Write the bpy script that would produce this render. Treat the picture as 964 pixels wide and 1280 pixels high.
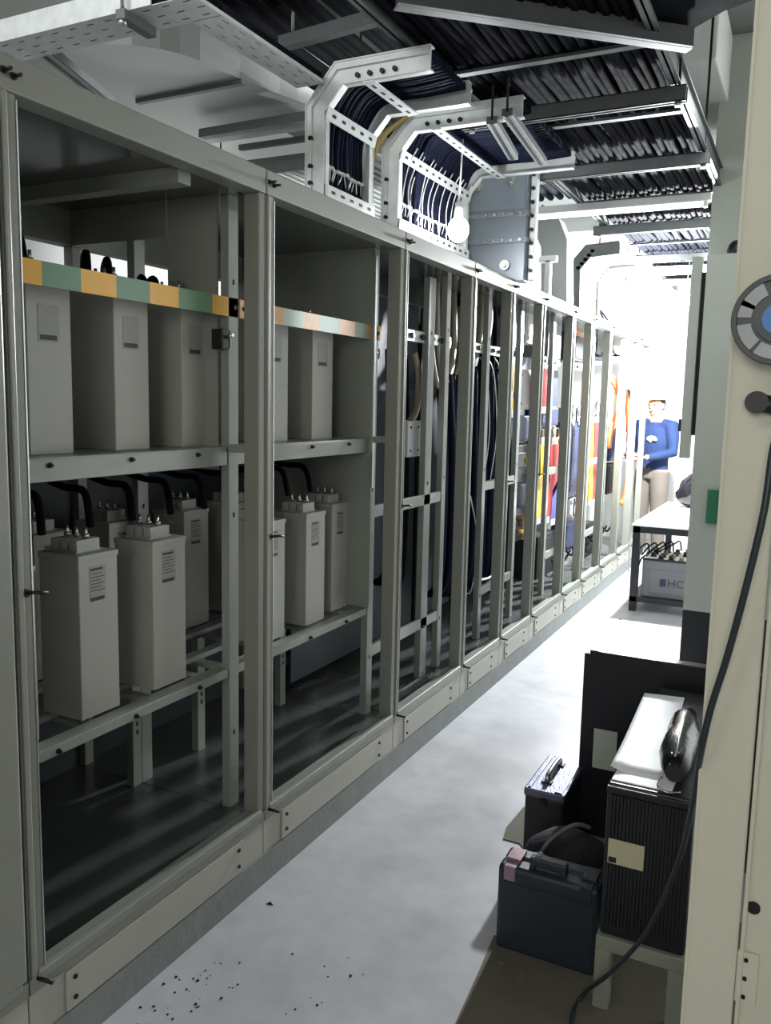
import bpy, bmesh, math, random
from mathutils import Vector, Matrix
random.seed(7)
S = bpy.context.scene
COL = S.collection
for o in list(bpy.data.objects): bpy.data.objects.remove(o)

# ---------------------------------------------------------------- camera, world, lights, exposure
FPX = 1050.0; CX, CY = 482.0, 640.0
CAM = Vector((0, 0, 1.55))
_y = Vector((1015-CX, -(514-CY), -FPX)).normalized()
_z = -Vector((297-CX, -(8770-CY), -FPX)).normalized()
_z = (_z - _y*_z.dot(_y)).normalized()
_x = _y.cross(_z)
RC = Matrix((_x, _y, _z))            # rows = world axes seen in camera space: cam -> world
cd = bpy.data.cameras.new('camera'); cam = bpy.data.objects.new('camera', cd); COL.objects.link(cam)
cam.matrix_world = Matrix.Translation(CAM) @ RC.to_4x4()
cd.sensor_fit = 'VERTICAL'; cd.sensor_height = 36; cd.lens = FPX/1280*36; cd.clip_start = 0.02
S.camera = cam

w = bpy.data.worlds.new('world'); S.world = w; w.use_nodes = True
w.node_tree.nodes['Background'].inputs[0].default_value = (0.75, 0.85, 1.0, 1)
w.node_tree.nodes['Background'].inputs[1].default_value = 0.035

def lamp(name, kind, loc, energy, color=(1,1,1), size=0.1, size_y=None, target=None, spread=None):
    l = bpy.data.lights.new(name, kind); l.energy = energy; l.color = color
    if kind == 'AREA':
        l.size = size
        if size_y: l.shape = 'RECTANGLE'; l.size_y = size_y
    else: l.shadow_soft_size = size
    o = bpy.data.objects.new(name, l); COL.objects.link(o); o.location = loc
    if target is not None: o.rotation_euler = (Vector(target)-Vector(loc)).to_track_quat('-Z', 'Y').to_euler()
    return o
lamp('work_light', 'POINT', (-0.97, 7.25, 2.30), 860, (0.93, 0.97, 1.0), 0.06)
lamp('far_room_light', 'AREA', (-1.2, 8.2, 3.3), 22, (0.95, 0.98, 1.0), 1.6, 1.6, (-1.3, 9.2, 0))
lamp('bulb_light', 'POINT', (-1.53, 3.74, 2.33), 14, (0.95, 0.98, 1.0), 0.04)
lamp('rear_aisle_light', 'AREA', (-3.0, 4.2, 3.5), 55, (0.96, 1.0, 0.98), 0.5, 6.0, (-3.4, 4.2, 1.6))
lamp('ceiling_light_behind', 'AREA', (-1.2, -0.9, 3.3), 10, (1.0, 1.0, 0.97), 1.2, 0.4, (-1.9, 3.0, 2.8))
lamp('rear_ceiling_light', 'AREA', (-2.3, 0.7, 3.25), 12, (0.97, 1.0, 1.0), 1.2, 0.2, (-2.1, 2.3, 2.7))
lamp('camera_side_fill', 'AREA', (0.2, -2.4, 2.1), 30, (1.0, 0.98, 0.9), 1.3, 1.2, (-0.5, 2.2, 1.7))  # unseen soft fill added behind the camera; no entrance is built

vs = S.view_settings
S.display_settings.display_device = 'sRGB'
vs.view_transform = 'Standard'; vs.look = 'None'; vs.exposure = 0.25; vs.gamma = 1; vs.use_curve_mapping = False
try:
    S.cycles.max_bounces = 8; S.cycles.diffuse_bounces = 5; S.cycles.glossy_bounces = 4
except Exception: pass

# ---------------------------------------------------------------- measuring helpers (image point -> real plane in the room)
def ray(px, py): return RC @ Vector((px-CX, -(py-CY), -FPX)) if False else (RC.to_3x3() @ Vector((px-CX, -(py-CY), -FPX)))
def onx(px, py, X): d = ray(px, py); return CAM + d*((X-CAM.x)/d.x)
def ony(px, py, Y): d = ray(px, py); return CAM + d*((Y-CAM.y)/d.y)
def onz(px, py, Z): d = ray(px, py); return CAM + d*((Z-CAM.z)/d.z)

# ---------------------------------------------------------------- materials
def srgb(r, g, b):
    f = lambda c: (c/255/12.92 if c/255 <= 0.04045 else ((c/255+0.055)/1.055)**2.4)
    return (f(r), f(g), f(b), 1)
MATS = {}
def mat(name, rgb, rough=0.5, metal=0.0, var=0.10, scale=6.0, bump=0.0, bscale=60.0, emit=0.0, trans=0.0, stretch=None):
    if name in MATS: return MATS[name]
    m = bpy.data.materials.new(name); m.use_nodes = True; nt = m.node_tree; b = nt.nodes['Principled BSDF']
    c = srgb(*rgb)
    b.inputs['Roughness'].default_value = rough; b.inputs['Metallic'].default_value = metal
    tc = nt.nodes.new('ShaderNodeTexCoord'); mp = nt.nodes.new('ShaderNodeMapping')
    nt.links.new(tc.outputs['Object'], mp.inputs[0])
    if stretch: mp.inputs['Scale'].default_value = stretch
    nz = nt.nodes.new('ShaderNodeTexNoise'); nz.inputs['Scale'].default_value = scale; nz.inputs['Detail'].default_value = 5
    nt.links.new(mp.outputs[0], nz.inputs[0])
    mx = nt.nodes.new('ShaderNodeMix'); mx.data_type = 'RGBA'
    mx.inputs[6].default_value = tuple(v*(1-var) for v in c[:3])+(1,)
    mx.inputs[7].default_value = tuple(min(1, v*(1+var)) for v in c[:3])+(1,)
    nt.links.new(nz.outputs[0], mx.inputs[0]); nt.links.new(mx.outputs[2], b.inputs['Base Color'])
    rr = nt.nodes.new('ShaderNodeMapRange'); rr.inputs[3].default_value = max(0.02, rough*0.85); rr.inputs[4].default_value = min(1, rough*1.15)
    nt.links.new(nz.outputs[0], rr.inputs[0]); nt.links.new(rr.outputs[0], b.inputs['Roughness'])
    if bump:
        n2 = nt.nodes.new('ShaderNodeTexNoise'); n2.inputs['Scale'].default_value = bscale
        nt.links.new(mp.outputs[0], n2.inputs[0])
        bp = nt.nodes.new('ShaderNodeBump'); bp.inputs['Strength'].default_value = bump; bp.inputs['Distance'].default_value = 0.01
        nt.links.new(n2.outputs[0], bp.inputs['Height']); nt.links.new(bp.outputs[0], b.inputs['Normal'])
    if emit:
        b.inputs['Emission Color'].default_value = c; b.inputs['Emission Strength'].default_value = emit
    MATS[name] = m; return m

M = {}
M['cab'] = mat('cabinet_paint', (134, 136, 127), 0.38, var=0.06, scale=4, bump=0.03, bscale=200)
M['cabin'] = mat('cabinet_inner_paint', (140, 143, 136), 0.30, var=0.08, scale=3)
M['cabtop'] = mat('cabinet_ceiling_sheet', (120, 124, 122), 0.16, metal=0.6, var=0.08, scale=2)
M['cabfloor'] = mat('cabinet_floor_sheet', (82, 86, 84), 0.26, metal=0.2, var=0.25, scale=5)
M['rear'] = mat('rear_panel_dark', (58, 62, 70), 0.5, var=0.15)
M['plinth'] = mat('plinth_paint', (166, 165, 155), 0.55, var=0.10, scale=8)
M['conc'] = mat('concrete_base', (128, 132, 130), 0.8, var=0.22, scale=12, bump=0.2, bscale=40)
M['bolt'] = mat('dark_bolt_steel', (45, 44, 42), 0.45, metal=0.7)
M['edge'] = mat('bare_zinc_edge', (200, 204, 205), 0.3, metal=0.8)
M['cap'] = mat('capacitor_paint', (172, 171, 164), 0.45, var=0.04, scale=6)
M['capcer'] = mat('terminal_ceramic', (176, 178, 176), 0.4, var=0.1, scale=30)
M['stud'] = mat('terminal_stud_metal', (205, 205, 200), 0.25, metal=0.9)
M['plate'] = mat('nameplate_print', (154, 154, 150), 0.5, var=0.12, scale=80)
M['ink'] = mat('nameplate_ink', (60, 60, 62), 0.6)
M['yel'] = mat('stripe_yellow', (228, 170, 48), 0.5, var=0.12, scale=14)
M['grn'] = mat('stripe_green', (92, 132, 100), 0.5, var=0.12, scale=14)
M['pyel'] = mat('stripe_pale_orange', (222, 176, 128), 0.5, var=0.2, scale=20)
M['pgrn'] = mat('stripe_pale_grey_green', (168, 186, 176), 0.5, var=0.2, scale=20)
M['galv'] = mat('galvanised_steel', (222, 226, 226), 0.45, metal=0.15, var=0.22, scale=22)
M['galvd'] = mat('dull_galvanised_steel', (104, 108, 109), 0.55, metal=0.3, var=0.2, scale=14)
M['duct'] = mat('duct_sheet_metal', (158, 161, 158), 0.5, metal=0.3, var=0.14, scale=3)
M['cable'] = mat('black_cable_sheath', (20, 21, 27), 0.85, var=0.2, scale=20)
M['cableb'] = mat('navy_cable_sheath', (22, 26, 44), 0.6, var=0.2, scale=20)
M['beige'] = mat('beige_cable_sheath', (150, 142, 122), 0.45, var=0.1)
M['orange'] = mat('orange_cable_sheath', (224, 118, 62), 0.45, var=0.12)
M['ywire'] = mat('yellow_cable_sheath', (172, 148, 88), 0.45, var=0.12)
M['tie'] = mat('nylon_tie', (225, 226, 224), 0.35)
M['black'] = mat('black_plastic', (24, 25, 29), 0.45, var=0.2, scale=20)
M['blackm'] = mat('black_painted_steel', (26, 27, 33), 0.38, var=0.25, scale=8)
M['navy'] = mat('navy_plastic', (36, 46, 78), 0.4, var=0.1)
M['busy'] = mat('busbar_yellow', (238, 190, 40), 0.4, var=0.06)
M['busr'] = mat('busbar_red', (196, 44, 52), 0.4, var=0.06)
M['busb'] = mat('busbar_blue', (64, 74, 140), 0.4, var=0.06)
M['grey'] = mat('grey_plastic', (112, 112, 118), 0.5, var=0.06)
M['lgrey'] = mat('light_grey_plastic', (196, 196, 198), 0.45, var=0.05)
M['white'] = mat('white_paint', (235, 236, 234), 0.5, var=0.03)
M['cream'] = mat('cream_door_paint', (222, 219, 200), 0.5, var=0.035, scale=5, bump=0.04, bscale=160)
M['colgrey'] = mat('grey_green_paint', (184, 190, 180), 0.6, var=0.05)
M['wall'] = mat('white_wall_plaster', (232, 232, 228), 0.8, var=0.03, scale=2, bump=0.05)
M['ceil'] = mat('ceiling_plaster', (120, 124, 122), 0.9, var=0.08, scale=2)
M['paper'] = mat('white_paper', (244, 245, 248), 0.6, var=0.01)
M['case'] = mat('dark_teal_case_plastic', (38, 46, 56), 0.45, var=0.12, scale=30, bump=0.05, bscale=300)
M['pink'] = mat('latch_pinkish_metal', (160, 136, 146), 0.3, metal=0.6)
M['silver'] = mat('hammered_silver_lid', (104, 106, 124), 0.4, metal=0.75, var=0.25, scale=60, bump=0.25, bscale=180)
M['leather'] = mat('shiny_black_leatherette', (22, 22, 26), 0.18, var=0.2, scale=10, bump=0.25, bscale=25)
M['label'] = mat('beige_label', (190, 184, 152), 0.5, var=0.06, scale=30)
M['greenbox'] = mat('green_plastic', (44, 118, 88), 0.45, var=0.08)
M['skin'] = mat('skin', (198, 150, 122), 0.5, var=0.05)
M['shirt'] = mat('blue_shirt_cloth', (30, 50, 92), 0.85, var=0.15, scale=10, bump=0.2, bscale=30)
M['trous'] = mat('khaki_trouser_cloth', (108, 100, 92), 0.85, var=0.1, scale=10, bump=0.2, bscale=20)
M['hair'] = mat('black_hair', (30, 24, 22), 0.6)
M['helmet'] = mat('yellow_helmet_shell', (240, 226, 130), 0.35, var=0.03)
M['reelb'] = mat('reel_dark_plastic', (46, 54, 60), 0.4, var=0.15, scale=25)
M['reelg'] = mat('reel_clear_grey_window', (150, 156, 160), 0.3, var=0.3, scale=30)
M['reelblue'] = mat('reel_blue_core', (48, 128, 200), 0.4, var=0.1)
M['bulb'] = mat('lit_bulb', (255, 255, 255), 0.4, var=0.0, emit=60)
M['bulb2'] = mat('lit_work_lamp', (255, 255, 255), 0.4, var=0.0, emit=120)
M['tube'] = mat('lit_fluorescent_tube', (250, 255, 255), 0.4, var=0.0, emit=1.5)
M['busduct'] = mat('bus_duct_grey', (118, 126, 134), 0.35, metal=0.3, var=0.08)
M['matte'] = mat('matte_black_tray', (26, 28, 33), 0.9, var=0.2)
M['copper'] = mat('tinned_bar', (228, 228, 226), 0.3, metal=0.6)
M['brown'] = mat('worn_tan_plastic', (150, 120, 90), 0.5)

# painted screed floor with scuffs
for k_ in ('cable', 'cableb', 'matte'): M[k_].node_tree.nodes['Principled BSDF'].inputs['Specular IOR Level'].default_value = 0.06
def floor_mat():
    m = bpy.data.materials.new('painted_screed_floor'); m.use_nodes = True; nt = m.node_tree; b = nt.nodes['Principled BSDF']
    tc = nt.nodes.new('ShaderNodeTexCoord')
    def nz(s, d=6):
        n = nt.nodes.new('ShaderNodeTexNoise'); n.inputs['Scale'].default_value = s; n.inputs['Detail'].default_value = d
        nt.links.new(tc.outputs['Object'], n.inputs[0]); return n
    a = nz(1.6); c = nz(14)
    r = nt.nodes.new('ShaderNodeValToRGB'); e = r.color_ramp.elements
    e[0].position = 0.30; e[0].color = srgb(168, 169, 172); e[1].position = 0.7; e[1].color = srgb(196, 197, 203)
    nt.links.new(a.outputs[0], r.inputs[0])
    v = nt.nodes.new('ShaderNodeTexVoronoi'); v.inputs['Scale'].default_value = 26
    nt.links.new(tc.outputs['Object'], v.inputs[0])
    r2 = nt.nodes.new('ShaderNodeValToRGB'); e2 = r2.color_ramp.elements
    e2[0].position = 0.30; e2[0].color = (0.9, 0.9, 0.9, 1); e2[1].position = 0.62; e2[1].color = (1, 1, 1, 1)
    nt.links.new(c.outputs[0], r2.inputs[0])
    mx = nt.nodes.new('ShaderNodeMix'); mx.data_type = 'RGBA'; mx.blend_type = 'MULTIPLY'; mx.inputs[0].default_value = 1
    nt.links.new(r.outputs[0], mx.inputs[6]); nt.links.new(r2.outputs[0], mx.inputs[7]); nt.links.new(mx.outputs[2], b.inputs['Base Color'])
    rr = nt.nodes.new('ShaderNodeMapRange'); rr.inputs[1].default_value = 0.3; rr.inputs[2].default_value = 0.7; rr.inputs[3].default_value = 0.32; rr.inputs[4].default_value = 0.5
    d = nz(5); nt.links.new(d.outputs[0], rr.inputs[0]); nt.links.new(rr.outputs[0], b.inputs['Roughness'])
    bp = nt.nodes.new('ShaderNodeBump'); bp.inputs['Strength'].default_value = 0.12; bp.inputs['Distance'].default_value = 0.01
    nt.links.new(d.outputs[0], bp.inputs['Height']); nt.links.new(bp.outputs[0], b.inputs['Normal'])
    return m
M['floor'] = floor_mat()

# ---------------------------------------------------------------- mesh helpers
class MB:
    def __init__(s): s.v = []; s.f = []; s.mi = []; s.sm = []
    def add(s, vs_, fs, mi=0, smooth=False):
        n = len(s.v); s.v += [Vector(v) for v in vs_]
        for f in fs: s.f.append([i+n for i in f]); s.mi.append(mi); s.sm.append(smooth)
        return s
    def box(s, x0, x1, y0, y1, z0, z1, mi=0):
        if x0 > x1: x0, x1 = x1, x0
        if y0 > y1: y0, y1 = y1, y0
        if z0 > z1: z0, z1 = z1, z0
        v = [(x0,y0,z0),(x1,y0,z0),(x1,y1,z0),(x0,y1,z0),(x0,y0,z1),(x1,y0,z1),(x1,y1,z1),(x0,y1,z1)]
        return s.add(v, [(0,3,2,1),(4,5,6,7),(0,1,5,4),(1,2,6,5),(2,3,7,6),(3,0,4,7)], mi)
    def bar(s, a, b, wdt, hgt, up=(0,0,1), mi=0):          # box beam between two points
        a = Vector(a); b = Vector(b); d = (b-a).normalized(); up = Vector(up)
        r = d.cross(up)
        if r.length < 1e-4: r = d.cross(Vector((1,0,0)))
        r.normalize(); u = r.cross(d)
        v = []
        for p in (a, b):
            for i, j in ((-1,-1),(1,-1),(1,1),(-1,1)): v.append(p + r*(i*wdt/2) + u*(j*hgt/2))
        return s.add(v, [(3,2,1,0),(4,5,6,7),(0,1,5,4),(1,2,6,5),(2,3,7,6),(3,0,4,7)], mi)
    def tube(s, pts, r, seg=8, mi=0, smooth=True, rs=None):
        pts = [Vector(p) for p in pts]; rings = []; n0 = len(s.v); prev = None
        for i, p in enumerate(pts):
            d = (pts[min(i+1, len(pts)-1)] - pts[max(i-1, 0)])
            if d.length < 1e-9: d = Vector((0,0,1))
            d.normalize()
            if prev is None:
                prev = d.cross(Vector((0,0,1)))
                if prev.length < 1e-3: prev = d.cross(Vector((0,1,0)))
            a = (prev - d*prev.dot(d)).normalized(); prev = a; b = d.cross(a)
            rr = rs[i] if rs else r
            for k in range(seg):
                t = 2*math.pi*k/seg; s.v.append(p + a*(rr*math.cos(t)) + b*(rr*math.sin(t)))
        m = len(pts)
        for i in range(m-1):
            for k in range(seg):
                k2 = (k+1) % seg
                s.f.append([n0+i*seg+k, n0+i*seg+k2, n0+(i+1)*seg+k2, n0+(i+1)*seg+k]); s.mi.append(mi); s.sm.append(smooth)
        s.f.append([n0+k for k in range(seg)][::-1]); s.mi.append(mi); s.sm.append(False)
        s.f.append([n0+(m-1)*seg+k for k in range(seg)]); s.mi.append(mi); s.sm.append(False)
        return s
    def cyl(s, a, b, r, seg=16, mi=0, smooth=True, r2=None): return s.tube([a, b], r, seg, mi, smooth, [r, r if r2 is None else r2])
    def ell(s, c, rx, ry, rz, rot=None, mi=0, nu=16, nv=10):
        c = Vector(c); n0 = len(s.v); rot = rot or Matrix.Identity(3)
        s.v.append(c + rot @ Vector((0,0,rz)))
        for i in range(1, nv):
            th = math.pi*i/nv
            for k in range(nu):
                ph = 2*math.pi*k/nu
                s.v.append(c + rot @ Vector((rx*math.sin(th)*math.cos(ph), ry*math.sin(th)*math.sin(ph), rz*math.cos(th))))
        s.v.append(c + rot @ Vector((0,0,-rz))); last = len(s.v)-1
        def F(l): s.f.append(l); s.mi.append(mi); s.sm.append(True)
        for k in range(nu): F([n0, n0+1+k, n0+1+(k+1) % nu])
        for i in range(nv-2):
            for k in range(nu):
                a = n0+1+i*nu+k; b = n0+1+i*nu+(k+1) % nu; F([a, a+nu, b+nu, b])
        for k in range(nu): F([last, n0+1+(nv-2)*nu+(k+1) % nu, n0+1+(nv-2)*nu+k])
        return s
    def sweep(s, path, lo, hi, ya, yb, mi=0):               # strip in an xz plane, between offsets lo..hi of the path, y from ya to yb
        n = len(path); L = []; Rr = []
        for i in range(n):
            p = Vector((path[i][0], path[i][1]))
            d1 = (Vector(path[i][:2]) - Vector(path[i-1][:2])).normalized() if i > 0 else None
            d2 = (Vector(path[i+1][:2]) - p).normalized() if i < n-1 else None
            d1 = d1 or d2; d2 = d2 or d1
            n1 = Vector((-d1.y, d1.x)); n2 = Vector((-d2.y, d2.x)); nn = (n1+n2).normalized(); k = 1/max(0.4, nn.dot(n1))
            L.append(p + nn*lo*k); Rr.append(p + nn*hi*k)
        v = []
        for i in range(n):
            for q in (L[i], Rr[i]): v.append((q.x, ya, q.y))
            for q in (L[i], Rr[i]): v.append((q.x, yb, q.y))
        f = []
        for i in range(n-1):
            a = i*4; b = a+4
            f += [(a, a+1, b+1, b), (a+2, b+2, b+3, a+3), (a, b, b+2, a+2), (a+1, a+3, b+3, b+1)]
        f += [(0,2,3,1), ((n-1)*4, (n-1)*4+1, (n-1)*4+3, (n-1)*4+2)]
        return s.add(v, f, mi)

def fix(me):
    b = bmesh.new(); b.from_mesh(me); bmesh.ops.recalc_face_normals(b, faces=b.faces); b.to_mesh(me); b.free()
def loc_of(o):
    p = Vector((0,0,0))
    while o: p += o.location; o = o.parent
    return p
def obj(name, mb, m, parent=None, bev=0, origin=None, label=None):
    me = bpy.data.meshes.new(name)
    off = loc_of(parent) if parent else Vector((0,0,0))
    if origin is not None: off = Vector(origin)
    me.from_pydata([v-off for v in mb.v], [], mb.f)
    for p, i, sm in zip(me.polygons, mb.mi, mb.sm): p.material_index = i; p.use_smooth = sm
    for x in (m if isinstance(m, (list, tuple)) else [m]): me.materials.append(x)
    fix(me)
    o = bpy.data.objects.new(name, me); COL.objects.link(o)
    if parent: o.parent = parent
    if origin is not None and not parent: o.location = off
    if bev:
        b = o.modifiers.new('bevel', 'BEVEL'); b.width = bev; b.segments = 2; b.limit_method = 'ANGLE'; b.angle_limit = 0.8
    if label: o['label'] = label
    return o
def thing(name, label, cat, loc=(0,0,0), group=None):
    o = bpy.data.objects.new(name, None); COL.objects.link(o); o.location = loc; o.empty_display_size = 0.1
    return tag(o, label, cat, group)
def tag(o, label, cat, group=None, kind=None):
    o['label'] = label; o['category'] = cat
    if group: o['group'] = group
    if kind: o['kind'] = kind
    return o
def struct(name, mb, m, parent=None, bev=0):
    o = obj(name, mb, m, parent, bev); o['kind'] = 'structure'; return o
def dup(root, loc, label=None, group=None):
    r = root.copy(); COL.objects.link(r); r.location = loc
    if label: r['label'] = label
    if group: r['group'] = group
    for ch in list(root.children):
        c = ch.copy(); COL.objects.link(c); c.parent = r
        for g in list(ch.children):
            d = g.copy(); COL.objects.link(d); d.parent = c
    return r
def smooth_path(P, n=6):
    P = [Vector(p) for p in P]; out = []
    for i in range(len(P)-1):
        a = P[max(i-1, 0)]; b = P[i]; c = P[i+1]; d = P[min(i+2, len(P)-1)]
        for k in range(n):
            t = k/n
            out.append(0.5*((2*b) + (c-a)*t + (2*a-5*b+4*c-d)*t*t + (3*b-a-3*c+d)*t**3))
    out.append(P[-1]); return out
def cable(pts, r, m, label, cat='cable', group=None, name='cable', n=5, seg=8, tie=None):
    o = obj(name, MB().tube(smooth_path(pts, n), r, seg), m, origin=pts[0]); tag(o, label, cat, group)
    if tie:
        for c, d in tie:
            c = Vector(c); d = Vector(d)
            t = MB().cyl(c-d*0.006, c+d*0.006, r*1.22, 8)
            t.tube([c+Vector((r,0,0)), c+Vector((r*1.6, random.uniform(-.01,.01), -.012)), c+Vector((r*1.3, random.uniform(-.02,.02), -.05))], 0.0022, 4)
            obj('cable_tie', t, M['tie'], o)
    return o
def text(name, body, size, mtx, m, parent, label=None):
    c = bpy.data.curves.new(name, 'FONT'); c.body = body; c.size = size; c.extrude = 0.0008
    t = bpy.data.objects.new('tmp', c); COL.objects.link(t)
    bpy.context.view_layer.update()
    me = bpy.data.meshes.new_from_object(t.evaluated_get(bpy.context.evaluated_depsgraph_get()))
    bpy.data.objects.remove(t); me.transform(mtx); me.transform(Matrix.Translation(-loc_of(parent)))
    me.materials.clear(); me.materials.append(m)
    o = bpy.data.objects.new(name, me); COL.objects.link(o); o.parent = parent
    if label: o['label'] = label
    return o

# ================================================================ THE SETTING
CFX = -1.463                                     # front plane of the cabinet row
struct('floor', MB().box(-3.8, 2.6, -4.0, 10.3, -0.1, 0.0), M['floor'])
struct('wall_left', MB().box(-3.9, -3.8, -4.0, 10.3, 0, 3.6), M['wall'])
struct('wall_far', MB().box(-3.8, 2.6, 10.2, 10.3, 0, 3.6), M['wall'])
struct('wall_right', MB().box(2.6, 2.7, -4.0, 10.3, 0, 3.6), M['wall'])
struct('wall_back', MB().box(-3.8, 2.6, -4.1, -4.0, 0, 3.6), M['wall'])
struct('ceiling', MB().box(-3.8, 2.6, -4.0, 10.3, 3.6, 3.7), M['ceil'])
struct('trim_beam', MB().box(-0.95, -0.55, 4.6, 10.2, 3.25, 3.6), M['wall'], bev=0.01)
struct('trim_column', MB().box(-0.60, -0.10, 5.25, 5.75, 0, 3.6), M['colgrey'], bev=0.008)

# ================================================================ CABINET ROW
seams = [0.36, 1.193, 2.10, 3.04, 3.80, 4.38, 4.96, 5.67, 6.21, 6.85, 7.52, 8.08, 8.64]
where = ['closed cabinet bay cut off by the left edge of the photo, its door shut',
 'open cabinet bay nearest the camera, holding the big tier of grey capacitors',
 'second open cabinet bay, with the pale orange and grey striped strip inside',
 'third open cabinet bay, with the grey junction box and beige cable loops',
 'fourth open cabinet bay, filled with hanging navy cables',
 'fifth open cabinet bay, with the short yellow busbar near its top',
 'sixth open cabinet bay, with the red and yellow busbars on a breaker',
 'seventh open cabinet bay, with a navy breaker under a grey terminal block',
 'eighth open cabinet bay, with yellow, red and blue bars side by side',
 'ninth open cabinet bay, with thin orange cables curving down',
 'tenth open cabinet bay, fourth from the far end wall side worker, mostly empty frame',
 'eleventh open cabinet bay, next to last before the worker',
 'last open cabinet bay at the far end, beside the worker in blue']
where[10] = 'tenth open cabinet bay, with one thick orange cable hanging inside its frame'
where[11] = 'eleventh open cabinet bay, last but one before the worker in blue'
BACK = -2.28
for i in range(len(seams)-1):
    y0, y1 = seams[i]+0.002, seams[i+1]-0.002
    t = thing('electrical_cabinet', where[i], 'cabinet', (CFX, (y0+y1)/2, 0), 'row of grey electrical cabinets')
    sl, sr = (0.042, 0.028) if i < 3 else (0.034, 0.026)
    L = MB().box(CFX-0.055, CFX, y0, y0+sl, 0.25, 2.14)
    L.box(CFX, CFX+0.006, y0+0.004, y0+sl*0.45, 0.25, 2.14)
    obj('stile', L, M['cab'], t, bev=0.003)
    obj('stile', MB().box(CFX-0.055, CFX, y1-sr, y1, 0.25, 2.14), M['cab'], t, bev=0.003)
    obj('edge_strip', MB().box(CFX-0.02, CFX+0.0015, y0+sl, y0+sl+0.003, 0.26, 2.13), M['edge'], t, label='bright bare metal edge strip')
    obj('top_rail', MB().box(CFX-0.06, CFX+0.004, y0, y1, 2.14, 2.21), M['cab'], t, bev=0.004)
    obj('sill', MB().box(CFX-0.05, CFX+0.004, y0, y1, 0.212, 0.25).box(CFX-0.012, CFX+0.010, y0+0.02, y1-0.02, 0.238, 0.262), M['cab'], t, bev=0.004)
    # plinth with a screwed kick plate
    obj('plinth', MB().box(CFX-0.07, CFX-0.002, y0, y1, 0.10, 0.21), M['plinth'], t, bev=0.002)
    kp = obj('kick_plate', MB().box(CFX-0.001, CFX+0.004, y0+0.10, y1-0.11, 0.105, 0.205), M['plinth'], t, bev=0.001)
    for yy in (y0+0.125, y1-0.135):
        for zz in (0.13, 0.182):
            obj('screw', MB().cyl((CFX+0.004, yy, zz), (CFX+0.008, yy, zz), 0.006, 8), M['bolt'], kp)
    obj('concrete_base', MB().box(CFX-0.75, CFX+0.003, y0-0.002, y1+0.002, 0, 0.10), M['conc'], t)
    # top bolt pair at the seam
    bt = MB()
    for dy in (0.012, 0.035):
        bt.tube([(CFX+0.003, y0+dy, 2.178-dy*0.2), (CFX+0.028, y0+dy, 2.178-dy*0.2)], 0.0038, 8)
        bt.cyl((CFX+0.004, y0+dy, 2.178-dy*0.2), (CFX+0.009, y0+dy, 2.178-dy*0.2), 0.0075, 6)
    obj('bolt', bt, M['bolt'], t)
    lb = MB().tube([(CFX+0.003, y0+0.02, 0.245), (CFX+0.04, y0+0.03, 0.24)], 0.005, 8)
    obj('bolt', lb, M['bolt'], t)
    if i in (1, 2, 3, 5, 6):
        hb = MB().tube([(CFX, y0+0.025, 1.13), (CFX+0.03, y0+0.03, 1.135), (CFX+0.034, y0+0.055, 1.13)], 0.004, 8)
        hb.cyl((CFX, y0+0.025, 1.13), (CFX+0.006, y0+0.025, 1.13), 0.009, 8)
        obj('hinge_pin', hb, M['bolt'], t)
    # carcass
    tp = MB().box(BACK, CFX-0.06, y0, y1, 2.15, 2.20)
    obj('ceiling_panel', tp, M['cabtop'], t)
    obj('cross_lip', MB().box(BACK, BACK+0.05, y0, y1, 2.04, 2.15), M['cabin'], t)
    obj('floor_panel', MB().box(BACK, CFX-0.05, y0, y1, 0.20, 0.225), M['cabfloor'], t)
    if i == 0:
        obj('door', MB().box(CFX-0.02, CFX+0.012, y0+0.01, y1-0.01, 0.26, 2.13), M['cab'], t, bev=0.005)
        obj('side_panel', MB().box(BACK, CFX-0.055, y1-0.02, y1-0.01, 0.225, 2.14), M['cabin'], t)
    rt = 1.90 if i < 3 else 2.04
    if i < 11:
        obj('rear_panel', MB().box(BACK, BACK+0.012, y0, y1, 0.225, rt), M['rear'], t)
    obj('rear_post', MB().box(BACK, BACK+0.04, y0, y0+0.04, 0.225, 2.15), M['cabin'], t, bev=0.002)
    # inner posts (c-channel), at the seam toward the far side
    def cpost(x, y, z0, z1, wy=0.048, flange=0.03):
        m_ = MB().box(x-0.004, x, y, y+wy, z0, z1).box(x-flange, x-0.004, y, y+0.004, z0, z1).box(x-flange, x-0.004, y+wy-0.004, y+wy, z0, z1)
        for k in range(3):
            zz = z0+0.25+k*(z1-z0-0.5)/2
            m_.box(x, x+0.0012, y+wy*0.40, y+wy*0.60, zz-0.008, zz+0.008, 1)
        return m_
    if i > 1:
        obj('inner_post', cpost(-1.598, y0+0.001, 0.225, 2.15), [M['cabin'], M['bolt']], t, bev=0.001)
        if i < 3: obj('inner_post', cpost(-1.97, y0+0.001, 0.225, 2.15), [M['cabin'], M['bolt']], t, bev=0.001)
        if i in (2, 3): obj('post_bracket', MB().box(-1.60, CFX-0.05, y0+0.002, y0+0.03, 1.385, 1.41), M['cabin'], t)
    if i == 1:
        obj('roof_beam', MB().box(BACK, -1.53, 1.80, 1.85, 2.11, 2.15), M['cabin'], t)
        obj('side_panel', MB().box(-1.82, -1.63, y1-0.010, y1-0.002, 1.33, 2.15), M['cabin'], t)
        obj('head_panel', MB().box(BACK, -1.825, y1-0.010, y1-0.002, 2.04, 2.15), M['cabin'], t)
    if i == 2:
        obj('side_panel', MB().box(BACK, -1.585, y1-0.012, y1-0.002, 0.70, 2.15), M['cabin'], t)
        obj('edge_strip', MB().box(-1.585, -1.578, y1-0.016, y1, 1.2, 2.12), M['edge'], t, label='bright bare metal edge strip')
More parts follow.
